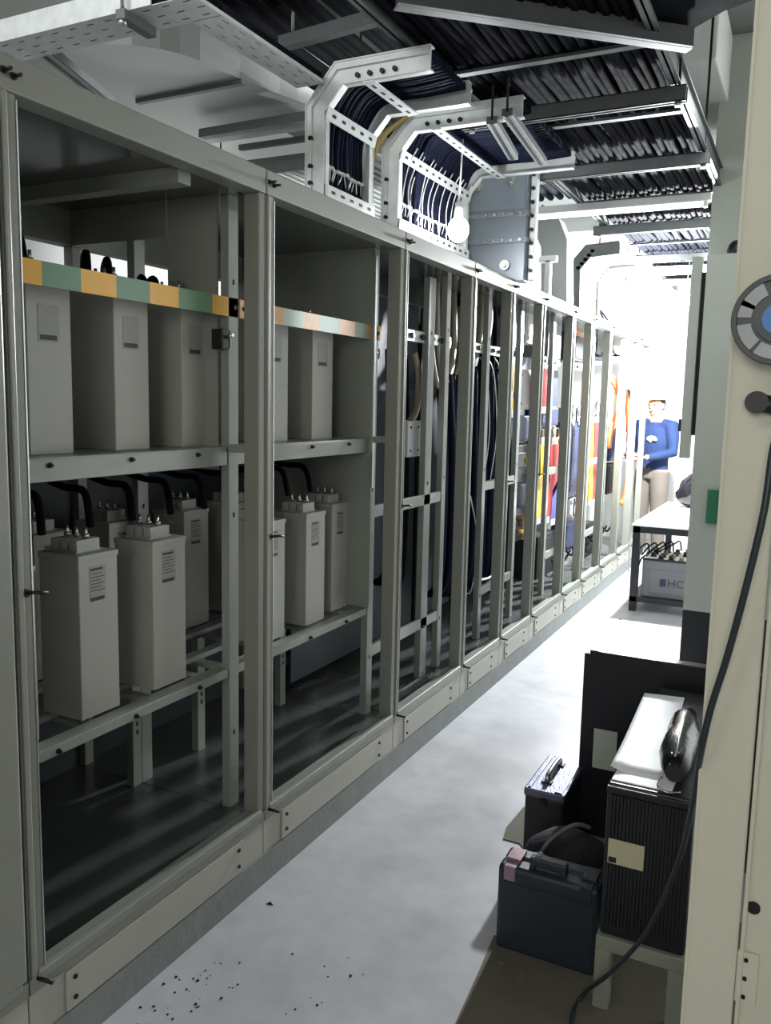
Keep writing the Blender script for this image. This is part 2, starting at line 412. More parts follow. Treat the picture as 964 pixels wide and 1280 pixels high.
    if 3 <= i <= 8: obj('dark_backing', MB().box(-2.02, -2.005, y0+0.045, y1-0.01, 0.28, 2.08), M['rear'], t)  # added dark sheet giving these bays a shaded background
    if i in (3, 5, 7, 9):
        for zz in (1.10, 0.50):
            obj('cross_rail', MB().box(-1.62, -1.60, y0, y1, zz-0.03, zz+0.02), M['cabin'], t, bev=0.002)
    if i in (3,):
        obj('inner_post', cpost(-1.60, 3.60, 0.225, 2.12, 0.07), [M['cabin'], M['bolt']], t, bev=0.001)
    if i in (1, 2):
        zU, zL = 1.395, 0.692
        ya = y0 + (0.001 if i == 2 else 0.1)
        obj('shelf_rail', MB().box(-1.625, -1.60, ya, y1, 1.345, 1.398).box(-1.66, -1.60, ya, y1, 1.396, 1.402), M['cabin'], t, bev=0.002)
        obj('shelf', MB().box(BACK+0.02, -1.66, ya, y1, 1.392, 1.402), M['cabin'], t)
        obj('shelf_rail', MB().box(-1.62, -1.60, ya, y1, 0.665, 0.692).box(-1.65, -1.60, ya, y1, 0.688, 0.694), M['cabin'], t, bev=0.002)
        sh = MB()
        for x in (-1.80, -1.99, -2.20): sh.box(x-0.02, x+0.02, ya, y1, 0.675, 0.692)
        for k in range(4):
            yy = ya+0.05+k*(y1-ya-0.12)/3; sh.box(BACK+0.02, -1.62, yy, yy+0.035, 0.66, 0.675)
        obj('shelf', sh, M['cabin'], t)
        for k in range(2):
            yy = [1.50, 1.78][k] if i == 1 else [2.40, 2.95][k]
            obj('shelf_leg', cpost(-1.97, yy+0.28 if i == 1 and k else yy, 0.225, 0.665, 0.04), [M['cabin'], M['bolt']], t)
        for k in range(3):
            yy = y0+0.22+k*0.27
            for zz in (1.394, 0.686):
                obj('shelf_bolt', MB().cyl((-1.603, yy, zz-0.01), (-1.588, yy, zz-0.01), 0.004, 8).cyl((-1.60, yy, zz-0.01), (-1.595, yy, zz-0.01), 0.0075, 6), M['bolt'], t)

# striped insulating strips in front of the upper tier
def strip(name, label, pxs, cols, mats, ya, yb, hz=(1.797, 1.853)):
    ys = [ya] + [onx(p, 350 + (p-25)*0.17, -1.60).y for p in pxs] + [yb]
    mb = MB()
    for k in range(len(ys)-1): mb.box(-1.606, -1.598, ys[k], ys[k+1], hz[0], hz[1], cols[k])
    o = obj(name, mb, mats, origin=(-1.6, ys[0], hz[0])); tag(o, label, 'strip')
    for yy in (ya+0.02, yb-0.02):
        obj('fixing_screw', MB().cyl((-1.598, yy, 1.825), (-1.592, yy, 1.825), 0.007, 8), M['bolt'], o)
strip('striped_strip', 'saturated yellow and green striped strip across the nearest open bay', [52, 101, 145, 187, 223, 265], [0,1,0,1,0,1,0], [M['yel'], M['grn']], 1.27, 2.150)
strip('striped_strip', 'pale orange and grey-green striped strip across the second open bay', [354, 379, 398, 424, 443, 458, 468], [0,1,0,1,0,1,0,2], [M['pyel'], M['pgrn'], M['yel']], 2.16, 3.11)  # paler stripe colours than the strip in the nearest bay

# ---------------------------------------------------------------- capacitors
def capacitor(label, loc, w, d, h, group, up=False):
    x, y, z = loc                                           # near front corner
    t = thing('capacitor', label, 'capacitor', (x, y, z), group)
    b = MB().box(x-d, x, y, y+w, z, z+h)
    obj('body', b, M['cap'], t, bev=0.003)
    obj('lid', MB().box(x-d-0.002, x+0.0025, y-0.002, y+w+0.002, z+h-0.012, z+h+0.003), M['cap'], t, bev=0.001)
    obj('lug', MB().cyl((x-d*0.45, y-0.006, z+h-0.04), (x-d*0.45, y, z+h-0.04), 0.007, 8), M['cap'], t)
    tb = MB()
    yc = y+w/2
    for k in range(3):
        xx = x-d*0.30-k*0.034
        tb.box(xx-0.014, xx+0.014, yc-0.045, yc+0.035, z+h+0.003, z+h+0.038)
        tb.box(xx-0.009, xx+0.009, yc-0.048, yc-0.045, z+h+0.010, z+h+0.031)
    tb.box(x-d*0.30-0.082, x-d*0.30+0.016, yc-0.05, yc+0.04, z+h+0.003, z+h+0.008)
    blk = obj('terminal_block', tb, M['capcer'], t, bev=0.0015)
    for k in range(3):
        xx = x-d*0.30-k*0.034
        obj('stud', MB().cyl((xx, yc, z+h+0.038), (xx, yc, z+h+0.068), 0.0045, 8).cyl((xx, yc, z+h+0.040), (xx, yc, z+h+0.050), 0.009, 6), M['stud'], blk)
    if not up:
        pl = MB().box(x, x+0.0012, y+w*0.27, y+w*0.68, z+h-0.125, z+h-0.03)
        for k in range(6): pl.box(x+0.0012, x+0.0018, y+w*0.30, y+w*(0.64 if k % 2 else 0.55), z+h-0.052-k*0.009, z+h-0.050-k*0.009, 1)
        pl.box(x+0.0012, x+0.0018, y+w*0.29, y+w*0.60, z+h-0.042, z+h-0.036, 1)
        pl.box(x+0.0012, x+0.0018, y+w*0.28, y+w*0.63, z+h-0.124, z+h-0.114, 1)
    else:
        pl = MB().box(x, x+0.0012, y+w*0.25, y+w*0.72, z+h-0.155, z+h-0.065)
        pl.box(x+0.0012, x+0.0018, y+w*0.28, y+w*0.66, z+h-0.15, z+h-0.138, 1)
    obj('nameplate', pl, [M['plate'], M['ink']], t)
    return t
gl = 'front row of capacitors on the lower shelf'; gu = 'front row of capacitors on the upper shelf'
capacitor('grey capacitor mostly hidden behind the left cabinet stile, lower shelf', (-1.66, 1.276, 0.694), 0.137, 0.145, 0.44, gl)
capacitor('front grey capacitor on the lower shelf, nearest one fully in view', (-1.66, 1.551, 0.694), 0.137, 0.145, 0.44, gl)
capacitor('front grey capacitor on the lower shelf, just left of the first inner post', (-1.66, 1.826, 0.694), 0.142, 0.145, 0.44, gl)
capacitor('sliver of grey capacitor right behind the second bay stile, lower shelf', (-1.66, 2.375, 0.694), 0.137, 0.145, 0.43, gl)
capacitor('middle grey capacitor of the second bay, lower shelf', (-1.66, 2.656, 0.694), 0.137, 0.145, 0.43, gl)
capacitor('grey capacitor beside the far side panel of the second bay, lower shelf', (-1.69, 2.90, 0.694), 0.130, 0.145, 0.44, gl)
capacitor('leftmost capacitor behind the yellow and green strip, upper shelf', (-1.68, 1.430, 1.402), 0.136, 0.20, 0.43, gu, True)
capacitor('middle of the three capacitors behind the yellow and green strip', (-1.68, 1.712, 1.402), 0.132, 0.20, 0.43, gu, True)
capacitor('rightmost capacitor behind the yellow and green strip, beside the inner post', (-1.68, 1.985, 1.402), 0.125, 0.20, 0.43, gu, True)
capacitor('first capacitor in the second bay upper shelf, right beside the stile', (-1.68, 2.405, 1.402), 0.15, 0.20, 0.43, gu, True)
capacitor('upper shelf capacitor beside the black cable plug in the second bay', (-1.68, 2.72, 1.402), 0.15, 0.20, 0.43, gu, True)
rb = capacitor('grey capacitor in the shaded back row on the lower shelf', (-2.02, 1.43, 0.694), 0.14, 0.145, 0.44, 'back row capacitors, lower shelf')
rb['label'] = 'leftmost grey capacitor of the shaded back row, lower shelf'
for yy, lb_ in ((1.72, 'second from left in the nearest bay'), (2.02, 'beside the first inner post'), (2.39, 'first one in the second bay'), (2.69, 'last one, deep in the second bay')): dup(rb, (-2.02, yy, 0.694), 'back row capacitor on the lower shelf, '+lb_)
rb = capacitor('grey capacitor in the shaded back row on the upper shelf', (-2.03, 1.62, 1.402), 0.13, 0.15, 0.36, 'back row capacitors, upper shelf', True)
rb['label'] = 'leftmost grey capacitor of the shaded back row, upper shelf'
for yy, lb_ in ((1.90, 'second from left in the nearest bay'), (2.45, 'first one in the second bay'), (2.75, 'last one, deep in the second bay')): dup(rb, (-2.03, yy, 1.402), 'back row capacitor on the upper shelf, '+lb_)
# cable arcs over the upper tier
for k, (a, b, top) in enumerate([((-1.80, 1.42, 1.87), (-1.95, 1.60, 1.86), 1.98), ((-1.78, 1.46, 1.87), (-1.97, 1.68, 1.86), 1.975), ((-1.82, 1.76, 1.87), (-2.0, 1.92, 1.86), 1.955), ((-1.8, 1.82, 1.87), (-2.0, 2.0, 1.86), 1.945), ((-1.80, 2.02, 1.87), (-1.96, 2.10, 1.80), 1.93), ((-1.80, 2.45, 1.87), (-1.97, 2.60, 1.80), 1.90)]):
    a = Vector(a); b = Vector(b)
    cable([a, a*0.8+b*0.2+Vector((0,0,(top-a.z)*0.85)), (a+b)/2+Vector((0,0,top-a.z)), a*0.2+b*0.8+Vector((0,0,(top-b.z)*0.8)), b], 0.012, M['cable'],
          'short black cable arching over the upper capacitor terminals', group='black arcs over the upper capacitors')
# drooping cables behind the lower tier
for k in range(10):
    y = 1.36 + k*0.165
    a = Vector((-1.76, y, 1.19)); b = Vector((-2.08, y+0.12, 1.30))
    cable([a, a+Vector((-0.05, 0.03, 0.09)), (a+b)/2+Vector((0,0,0.04)), b], 0.011, M['cable'], 'dark cable rising from a lower capacitor terminal', group='cables behind the lower capacitors')
# plug with black cable in bay 2
t = thing('plug_connector', 'black plug with short curved lead on the second bay side panel', 'plug', (-1.72, 3.03, 1.72))
pc = onx(465, 441, -1.70); pb = onx(428, 468, -1.76)
obj('lead', MB().tube(smooth_path([pb, (pb+pc)/2+Vector((0,0,0.025)), pc+Vector((0,-0.05,0.01))]), 0.008), M['cable'], t)
obj('plug_body', MB().box(pc.x-0.02, pc.x+0.02, pc.y-0.05, pc.y+0.04, pc.z-0.025, pc.z+0.02), M['black'], t, bev=0.004)
obj('prong', MB().cyl((pc.x+0.02, pc.y-0.02, pc.z), (pc.x+0.04, pc.y-0.02, pc.z), 0.004), M['stud'], t)
t = thing('terminal_switch', 'small black switch on the inner post beside the third upper capacitor', 'switch', (-1.60, 2.13, 1.70))
q = onx(283, 424, -1.60)
obj('switch_body', MB().box(-1.64, -1.598, q.y-0.022, q.y+0.018, q.z-0.03, q.z+0.03), M['black'], t, bev=0.003)
obj('lever', MB().cyl((-1.598, q.y, q.z+0.005), (-1.575, q.y, q.z+0.012), 0.005), M['stud'], t)

# ================================================================ BAYS 3+ : equipment
def pbox(px0, py0, px1, py1, X, d):                        # a box whose front lies in the plane x = X
    pm = (py0+py1)/2
    a = onx(px0, pm, X); b = onx(px1, pm, X)
    zt = onx((px0+px1)/2, py0, X).z; zb = onx((px0+px1)/2, py1, X).z
    return (X-d, X, a.y, b.y, zb, zt)
# cable support bar
for (ya, yb, lab) in ((3.40, 3.92, 'white punched cable support bar in the third bay'), (4.25, 4.80, 'white punched cable support bar in the fourth bay'), (5.30, 5.95, 'white punched bar at the head of the sixth bay'), (6.05, 6.60, 'white punched bar at the head of the eighth bay')):
    t = thing('support_bar', lab, 'bar', (-1.62, ya, 1.85))
    obj('bar_body', MB().box(-1.632, -1.62, ya, yb, 1.822, 1.872), M['copper'], t, bev=0.001)
    n = int((yb-ya)/0.11)
    for k in range(n):
        yy = ya+0.06+k*0.11
        obj('cable_clamp', MB().cyl((-1.62, yy, 1.847), (-1.608, yy, 1.847), 0.013, 8).box(-1.616, -1.612, yy-0.028, yy+0.028, 1.840, 1.854), M['bolt'], t)
# junction box bay 3
x0, x1, a, b, z0, z1 = pbox(510, 526, 526, 571, -1.66, 0.08)
t = thing('junction_box', 'light grey junction box on the third bay post', 'box', (x1, a, z0))
obj('cover', MB().box(x0, x1, a, b, z0, z1), M['lgrey'], t, bev=0.004)
for yy, zz in ((a+0.03, z1-0.03), (b-0.03, z1-0.03), (a+0.03, z0+0.03), (b-0.03, z0+0.03)):
    obj('screw', MB().cyl((x1, yy, zz), (x1+0.003, yy, zz), 0.006, 8), M['bolt'], t)
# beige loops in bay 3/4
for k, (px, w_, bot) in enumerate([(548, 10, 482), (556, 10, 478), (553, 14, 492), (566, 9, 470)]):
    a = onx(px-w_, 352+k*3, -1.72-0.03*k); b = onx(px-w_*0.9, 440, -1.70-0.03*k); c = onx(px, bot, -1.70-0.03*k); d = onx(px+w_, 440, -1.74-0.03*k); e = onx(px+w_, 360, -1.78-0.03*k)
    cable([a, b, c, d, e], 0.018, M['beige'], 'thick beige cable looping down inside the third bay', group='beige loops in the third bay')
for k in range(2):
    px = 604+k*10
    cable([onx(px-6, 430, -1.68), onx(px-2, 390, -1.68), onx(px-8, 352, -1.75), onx(px-22, 342, -1.9)], 0.02, M['beige'], 'grey-beige cable arching over the fourth bay bar', group='grey-beige arcs in the fourth bay')
cable([onx(518, 440, -1.66), onx(523, 470, -1.66), onx(521, 510, -1.68), onx(513, 526, -1.68)], 0.016, M['beige'], 'beige cable dropping into the grey junction box')
# navy cable curtain
def curtain(pxa, pxb, n, top, bot, X, lab, grp, mt, r=0.019):
    for k in range(n):
        f = (k+random.uniform(-.3, .3))/(n-1); px = pxa+(pxb-pxa)*f; XX = X-random.uniform(0, 0.10)
        s = random.uniform(-3, 3)
        H_ = bot-top
        cable([onx(px, top+random.uniform(-4, 4), XX), onx(px+s+2, top+H_*0.3, XX), onx(px+2+s, (top+bot)/2, XX-0.01), onx(px+s, bot-H_*0.22, XX), onx(px-5+s, bot+random.uniform(-14, 10), XX-0.03), onx(px-16+s, bot+8, XX-0.10)], r, mt, lab, group=grp)
curtain(550, 586, 15, 470, 735, -1.72, 'navy cable hanging down behind the third bay post', 'navy cables in the third bay', M['cableb'])
curtain(592, 634, 21, 462, 725, -1.70, 'navy cable hanging in the dense curtain of the fourth bay', 'navy cables in the fourth bay', M['cableb'])
curtain(548, 632, 14, 372, 470, -1.80, 'dark cable dropping from the roof behind the white punched bars', 'dark cables above the punched bars', M['cable'], 0.014)
curtain(486, 506, 7, 440, 720, -1.74, 'dark cable hanging between the second and third bays', 'dark cables beside the third bay stile', M['cable'])
for k in range(4):
    px = 600+k*9
    cable([onx(px, 446, -1.64), onx(px+9, 470, -1.64), onx(px+12, 540, -1.65), onx(px+4, 600, -1.66)], 0.003, M['tie'], 'thin pale wire in front of the navy cables', 'wire', 'thin wires in the fourth bay', 'wire')
cable([onx(588, 620, -1.64), onx(598, 680, -1.64), onx(590, 735, -1.66), onx(583, 742, -1.70)], 0.004, M['tie'], 'white wire trailing down to the fourth bay floor', 'wire', None, 'wire')
cable([onx(600, 725, -1.66), onx(612, 722, -1.66), onx(619, 712, -1.66), onx(628, 705, -1.68)], 0.008, M['tie'], 'pale cable end lying at the foot of the navy cables', 'wire', None, 'wire')

def block(name, label, cat, rect, X, d, m, group=None, details='lines', bev=0.004):
    x0, x1, a, b, z0, z1 = pbox(*rect, X, d)
    t = thing(name, label, cat, (x1, a, z0), group)
    obj('housing', MB().box(x0, x1, a, b, z0, z1), m, t, bev=bev)
    w_, h_ = b-a, z1-z0
    if details == 'terminals':
        for k in range(3):
            yy = a + w_*(k+0.5)/3
            for zz in (z1-h_*0.12, z0+h_*0.12): obj('terminal', MB().cyl((x1, yy, zz), (x1+0.012, yy, zz), w_*0.07, 8), M['stud'], t)
            if k: obj('phase_barrier', MB().box(x1, x1+0.012, a+w_*k/3-0.003, a+w_*k/3+0.003, z0, z1), M['black'], t)
    elif details == 'toggle':
        obj('front_cover', MB().box(x1, x1+0.012, a+w_*0.12, b-w_*0.12, z0+h_*0.25, z1-h_*0.25), M['black'], t, bev=0.003)
        obj('toggle', MB().box(x1+0.012, x1+0.032, a+w_*0.42, b-w_*0.42, z0+h_*0.42, z1-h_*0.42), M['busy'], t, bev=0.002)
    elif details == 'lines':
        obj('front_cover', MB().box(x1, x1+0.006, a+w_*0.08, b-w_*0.08, z0+h_*0.08, z1-h_*0.08), m, t, bev=0.002)
        for k in range(2):
            obj('screw', MB().cyl((x1+0.006, a+w_*0.15, z0+h_*(0.15+0.7*k)), (x1+0.010, a+w_*0.15, z0+h_*(0.15+0.7*k)), 0.006, 8), M['bolt'], t)
    return t
block('control_module', 'grey module high in the fifth bay, left of the slimmer pale one', 'module', (640, 382, 656, 440), -1.75, 0.2, M['grey'])
block('control_module', 'slim pale grey module high in the fifth bay', 'module', (658, 385, 670, 430), -1.72, 0.15, M['lgrey'])
block('control_module', 'grey module high in the sixth bay with rounded cable above', 'module', (686, 392, 702, 448), -1.75, 0.2, M['grey'])
block('control_module', 'dark module high in the seventh bay', 'module', (718, 418, 733, 452), -1.78, 0.2, M['black'])
block('control_module', 'dark module high in the eighth bay', 'module', (745, 416, 756, 450), -1.80, 0.2, M['black'])
block('circuit_breaker', 'black breaker in the middle of the fifth bay', 'breaker', (640, 520, 668, 552), -1.72, 0.12, M['navy'], details='lines')
block('circuit_breaker', 'black breaker with a small yellow toggle in the fifth bay', 'breaker', (642, 556, 672, 592), -1.70, 0.14, M['black'], details='toggle')
block('terminal_block', 'tan terminal block right of the black breaker, fifth bay', 'terminal block', (668, 555, 682, 578), -1.70, 0.10, M['grey'], details='terminals')
block('display_unit', 'blue-grey square unit low in the fifth bay', 'module', (642, 606, 664, 634), -1.80, 0.10, M['case'])
block('terminal_block', 'tan terminal block low at the right of the fifth bay', 'terminal block', (654, 646, 666, 672), -1.72, 0.10, M['brown'], details='terminals')
block('contactor', 'black contactor at the foot of the fifth bay', 'contactor', (640, 652, 655, 676), -1.74, 0.10, M['black'], details='toggle')
block('circuit_breaker', 'dark breaker below the red busbar in the sixth bay', 'breaker', (676, 510, 698, 532), -1.72, 0.12, M['navy'], details='lines')
block('terminal_block', 'tan terminal block above the yellow and red bars, sixth bay', 'terminal block', (678, 536, 704, 556), -1.70, 0.12, M['brown'], details='terminals')
block('contactor', 'black box at the foot of the sixth bay, on the bay floor rail', 'contactor', (672, 668, 694, 722), -1.78, 0.2, M['black'], details='lines')
block('terminal_block', 'grey terminal block on top of the seventh bay breaker', 'terminal block', (712, 510, 735, 528), -1.72, 0.12, M['grey'], details='terminals')
block('circuit_breaker', 'tall navy breaker in the seventh bay', 'breaker', (712, 528, 735, 618), -1.72, 0.14, M['navy'], details='lines')
block('terminal_block', 'pale terminal block under the tall navy breaker', 'terminal block', (712, 622, 726, 644), -1.72, 0.12, M['lgrey'], details='terminals')
block('contactor', 'dark unit at the foot of the seventh bay', 'contactor', (706, 652, 722, 686), -1.74, 0.12, M['navy'], details='lines')
block('contactor', 'small dark unit at the foot of the eighth bay', 'contactor', (732, 654, 742, 690), -1.76, 0.12, M['black'], details='lines')
block('terminal_block', 'pale terminal block above the yellow, red and blue bars', 'terminal block', (742, 505, 762, 526), -1.74, 0.12, M['lgrey'], details='terminals')
block('circuit_breaker', 'dark navy breaker in the ninth bay', 'breaker', (763, 535, 775, 575), -1.78, 0.14, M['navy'], details='lines')
block('contactor', 'slim dark contactor in the middle of the ninth bay', 'contactor', (760, 580, 770, 616), -1.76, 0.12, M['black'], details='lines')

# busbars: flat bars with a jog
def busbar(label, pts, wpx, X, m, group=None, tail=None):
    t = thing('busbar', label, 'busbar', onx(*pts[-1], X), group)
    mb = MB()
    P = [onx(p[0], p[1], X) for p in pts]
    wd = abs(onx(pts[0][0]+wpx, pts[0][1], X).y - P[0].y)
    v = []
    for p in P:
        for dx, dy in ((0,0),(0,wd),(-0.01,wd),(-0.01,0)): v.append((X+dx, p.y+dy, p.z))
    f = []
    for i in range(len(P)-1):
        for k in range(4): f.append((i*4+k, i*4+(k+1)%4, (i+1)*4+(k+1)%4, (i+1)*4+k))
    f += [(0,1,2,3), tuple((len(P)-1)*4+k for k in range(4))]
    mb.add(v, f); obj('insulated_bar', mb, m, t, bev=0.002)
    for p in (P[0], P[-1]):
        obj('bar_end', MB().box(X-0.009, X-0.002, p.y+wd*0.15, p.y+wd*0.85, p.z-0.05, p.z+0.05), M['copper'], t)
    return t
busbar('short yellow busbar near the top of the fifth bay', [(641, 456), (641, 490)], 6, -1.66, M['busy'])
busbar('short yellow busbar stub just above the black breaker, fifth bay', [(639, 497), (639, 512)], 6, -1.66, M['busy'])
block('insulator_plate', 'pale plate behind the short yellow busbar, fifth bay', 'plate', (648, 462, 668, 512), -1.80, 0.05, M['lgrey'])
busbar('wide orange-red busbar at the top of the sixth bay', [(676, 460), (675, 508)], 13, -1.70, M['busr'])
busbar('dark blue busbar right of the orange-red one, sixth bay', [(690, 462), (689, 508)], 8, -1.72, M['navy'])
busbar('yellow busbar with a jog, left of the set below the sixth bay breaker', [(676, 556), (676, 592), (672, 604), (670, 648)], 9, -1.66, M['busy'])
busbar('crimson busbar with a jog beside the yellow one, sixth bay', [(689, 556), (688, 600), (681, 616), (679, 648)], 10, -1.68, M['busr'])
busbar('dark blue busbar with a jog beside the crimson one, sixth bay', [(702, 556), (700, 606), (690, 626), (688, 650)], 7, -1.70, M['busb'])
busbar('yellow busbar in the eighth bay', [(738, 528), (736, 625)], 5, -1.66, M['busy'])
busbar('red busbar in the eighth bay', [(744, 528), (743, 575), (740, 585), (739, 625)], 6, -1.68, M['busr'])
busbar('blue busbar in the eighth bay', [(753, 528), (752, 580), (747, 590), (746, 625)], 6, -1.70, M['busb'])

# orange cables of the ninth bay and beyond
for k in range(4):
    cable([onx(760+k*2, 470, -1.70), onx(771+k*2, 490, -1.68), onx(770+k*1.5, 515, -1.68), onx(762+k*1.2, 540, -1.70), onx(760+k, 560, -1.72)], 0.014, M['orange'],
          'orange cable curving down in the ninth bay', group='orange cables in the ninth bay')
cable([onx(779, 480, -1.62), onx(786, 520, -1.60), onx(787, 580, -1.60), onx(781, 620, -1.62), onx(776, 630, -1.65)], 0.03, M['orange'], 'thick orange cable arc in the tenth bay')
cable([onx(784, 490, -1.66), onx(788, 500, -1.66), onx(786, 540, -1.66)], 0.03, M['cable'], 'short thick black cable behind the orange arc')
for k in range(5):
    cable([onx(735+k*4, 372+k*4, -1.75), onx(742+k*6, 412, -1.80), onx(735+k*8, 440, -1.80), onx(750+k*7, 445, -1.75)], 0.008, M['cable'], 'thin dark cable looping under the far cabinet tops', group='thin loops in the far bays')
for k in range(8):
    px = 690+k*9
    cable([onx(px, 700-k*6, -1.75), onx(px+6, 706-k*6, -1.68), onx(px+14, 694-k*6, -1.72)], 0.009, M['cable'], 'short dark cable lying on the far bay floors', group='cables on the far bay floors')
# loose things on the cabinet floors
t = thing('metal_offcut', 'folded sheet metal offcut lying on the third bay floor', 'offcut', (-1.56, 3.4, 0.225))
obj('sheet', MB().box(-1.60, -1.545, 3.12, 3.58, 0.2255, 0.230).box(-1.549, -1.545, 3.12, 3.58, 0.23, 0.262), M['galvd'], t, bev=0.001)

# ================================================================ OVERHEAD: cable ladders dropping into the cabinets
def rail_path(Y, pts): return [(ony(px, py, Y).x, ony(px, py, Y).z) for px, py in pts]
def drop_ladder(label, Ya, Yb, xv, xb, zb, xe, w=0.085, rungs=True, m=None, zlow=2.20, ze=2.735):
    t = thing('cable_ladder', label, 'cable ladder', (xv, (Ya+Yb)/2, zlow))
    path = [(xv, zlow), (xv, zb), (xb, ze), (xe, ze)]
    m = m or M['galv']
    for Y, s in ((Ya, 1), (Yb, -1)):
        r = MB().sweep(path, -w/2, w/2, Y, Y+0.006*s)
        r.sweep(path, w/2-0.006, w/2, Y-0.004*s, Y+0.035*s)
        r.sweep(path, -w/2, -w/2+0.006, Y-0.004*s, Y+0.035*s)
        r.sweep(path, w*0.12, w*0.26, Y-0.010*s, Y)
        rl = obj('side_rail', r, m, t, bev=0.001)
        for z in (2.36, 2.42, 2.52):
            obj('rail_bolt', MB().cyl((xv-w*0.18, Y-0.012*s, z), (xv-w*0.18, Y, z), 0.009, 8), M['bolt'], rl)
        for k in range(4):
            obj('rail_bolt', MB().cyl((xb+0.08+k*0.05, Y-0.012*s, ze-0.02), (xb+0.08+k*0.05, Y, ze-0.02), 0.009, 8), M['bolt'], rl)
    def rung(x, z, rot):
        mb = MB(); c = Vector((x, 0, z)); u = Vector((math.cos(rot), 0, math.sin(rot)))
        n = max(3, int((Yb-Ya)/0.075))
        mb.bar(c+Vector((0, Ya, 0)), c+Vector((0, Yb, 0)), 0.045, 0.006, up=(-u.z, 0, u.x))
        nrm = Vector((u.z, 0, -u.x))
        for k in range(n):
            y = Ya+(k+0.7)*(Yb-Ya)/(n+0.4)
            p = c+Vector((0, y, 0))+nrm*0.0035
            mb.bar(p-Vector((0, 0.013, 0)), p+Vector((0, 0.013, 0)), 0.011, 0.002, up=(-u.z, 0, u.x), mi=1)
        return mb
    obj('rung', rung(xv+0.05, zb-0.02, math.radians(75)), [m, M['bolt']], t)
    obj('rung', rung(xv+0.05, zlow+0.13, math.radians(90)), [m, M['bolt']], t)
    obj('rung', rung(xb+0.12, ze-0.045, 0), [m, M['bolt']], t)
    return t
XV = -1.735
drop_ladder('galvanised cable ladder dropping into the second bay, nearer one', 2.81, 3.20, XV, -1.635, 2.625, -1.27)
drop_ladder('galvanised cable ladder dropping into the third bay, beside the lit bulb', 3.44, 4.28, XV, -1.64, 2.64, -1.14, ze=2.75)
def ladder_cables(n, ya, yb, lab, grp, xe, ze):
    for k in range(n):
        y = ya+(yb-ya)*(k+0.5)/n; x = -1.735+random.uniform(-0.012, 0.012); e = random.uniform(-0.01, 0.01)
        P = [(x, y, 2.16), (x, y+e, 2.30), (x, y, 2.44), (x+0.005, y+e, 2.58), (x+0.04, y, 2.68), (x+0.12, y, ze), (xe-0.15, y+e, ze), (xe, y, ze+0.01)]
        cable(P, 0.0155, M['cableb'], lab, group=grp, tie=[((x+0.004, y, 2.43), (0, 0, 1))])
        if k % 2 == 0 and n > 16:
            cable([(x+0.02, y, 2.22), (x+0.022, y+e*2, 2.38), (x+0.022, y-e, 2.50), (x+0.034, y+0.03, 2.60), (x+0.07, y+0.04, 2.67)], 0.0028, M['tie'],
                  'thin white wire tied onto the third bay ladder cables', 'wire', 'white wires on the third bay ladder', 'wire')
ladder_cables(11, 2.85, 3.17, 'black cable dropping down the nearer ladder', 'cables on the nearer ladder', -1.28, 2.745)
ladder_cables(24, 3.49, 4.25, 'black cable dropping down the ladder beside the lit bulb', 'cables on the ladder beside the bulb', -1.15, 2.765)
for k in range(3):
    cable([(-1.80-k*0.03, 3.30+k*0.022, 2.15), (-1.79-k*0.03, 3.32+k*0.02, 2.4), (-1.76-k*0.03, 3.38+k*0.02, 2.66), (-1.62, 3.42, 2.78)], 0.009, M['ywire'],
          'thin tan cable rising between the two ladders', group='tan cables between the ladders')

# bus duct
t = thing('bus_duct', 'grey rectangular bus duct rising from the fourth bay behind the bulb', 'bus duct', (-1.6, 4.62, 2.2))
bx0, bx1 = -1.757, -1.415
obj('casing', MB().box(bx0, bx1, 4.40, 4.50, 2.20, 2.83), M['busduct'], t, bev=0.004)
for zz, lab in ((2.545, None), (2.41, None)):
    f = obj('flange', MB().box(bx0-0.012, bx1+0.012, 4.385, 4.51, zz-0.012, zz+0.012), M['busduct'], t, bev=0.002)
    for k in range(7):
        xx = bx0+0.03+k*0.048
        obj('flange_bolt', MB().cyl((xx, 4.385, zz), (xx, 4.372, zz), 0.009, 6), M['stud'], f)
obj('joint_cover', MB().box(bx0+0.008, bx1-0.008, 4.392, 4.40, 2.575, 2.79), M['busduct'], t, bev=0.003)
for xx, zz in ((-1.685, 2.70), (-1.50, 2.715), (-1.52, 2.285)):
    obj('clamp_bolt', MB().cyl((xx, 4.392, zz), (xx, 4.38, zz), 0.026, 20).cyl((xx, 4.38, zz), (xx, 4.362, zz), 0.014, 6), M['stud'], t)
obj('side_strip', MB().box(bx1+0.002, bx1+0.035, 4.45, 4.50, 2.21, 2.83), M['galv'], t, bev=0.004)
for k in range(8):
    obj('strip_bolt', MB().cyl((bx1+0.018, 4.45, 2.26+k*0.07), (bx1+0.018, 4.436, 2.26+k*0.07), 0.010, 8), M['bolt'], t)
# hanging bulb by the duct
def bulb(loc, label, mt, r=0.035, top=2.8):
    x, y, z = loc
    t = thing('light_bulb', label, 'lamp', loc)
    obj('flex', MB().cyl((x, y, z+0.11), (x+0.01, y, top), 0.004, 6), M['white'], t)
    obj('socket', MB().cyl((x, y, z+0.055), (x, y, z+0.12), 0.019, 12), M['white'], t)
    obj('glass_bulb', MB().ell((x, y, z), r, r, r*1.15).cyl((x, y, z+r*0.7), (x, y, z+0.06), r*0.62, 12, r2=0.016), mt, t)
bl = ony(573, 287, 3.78)
bulb((bl.x, bl.y, bl.z), 'lit bare bulb hanging in front of the grey bus duct', M['bulb'], 0.05)
t = thing('mounting_post', 'narrow pale steel post behind the lit bulb', 'post', (-1.815, 4.35, 2.2))
obj('post_body', MB().box(-1.84, -1.79, 4.335, 4.36, 2.19, 2.74), M['galvd'], t, bev=0.002)
bulb((-0.97, 7.25, 2.415), 'brightest hanging work lamp, glaring beside the grey wall cabinet', M['bulb2'], 0.045, 2.79)

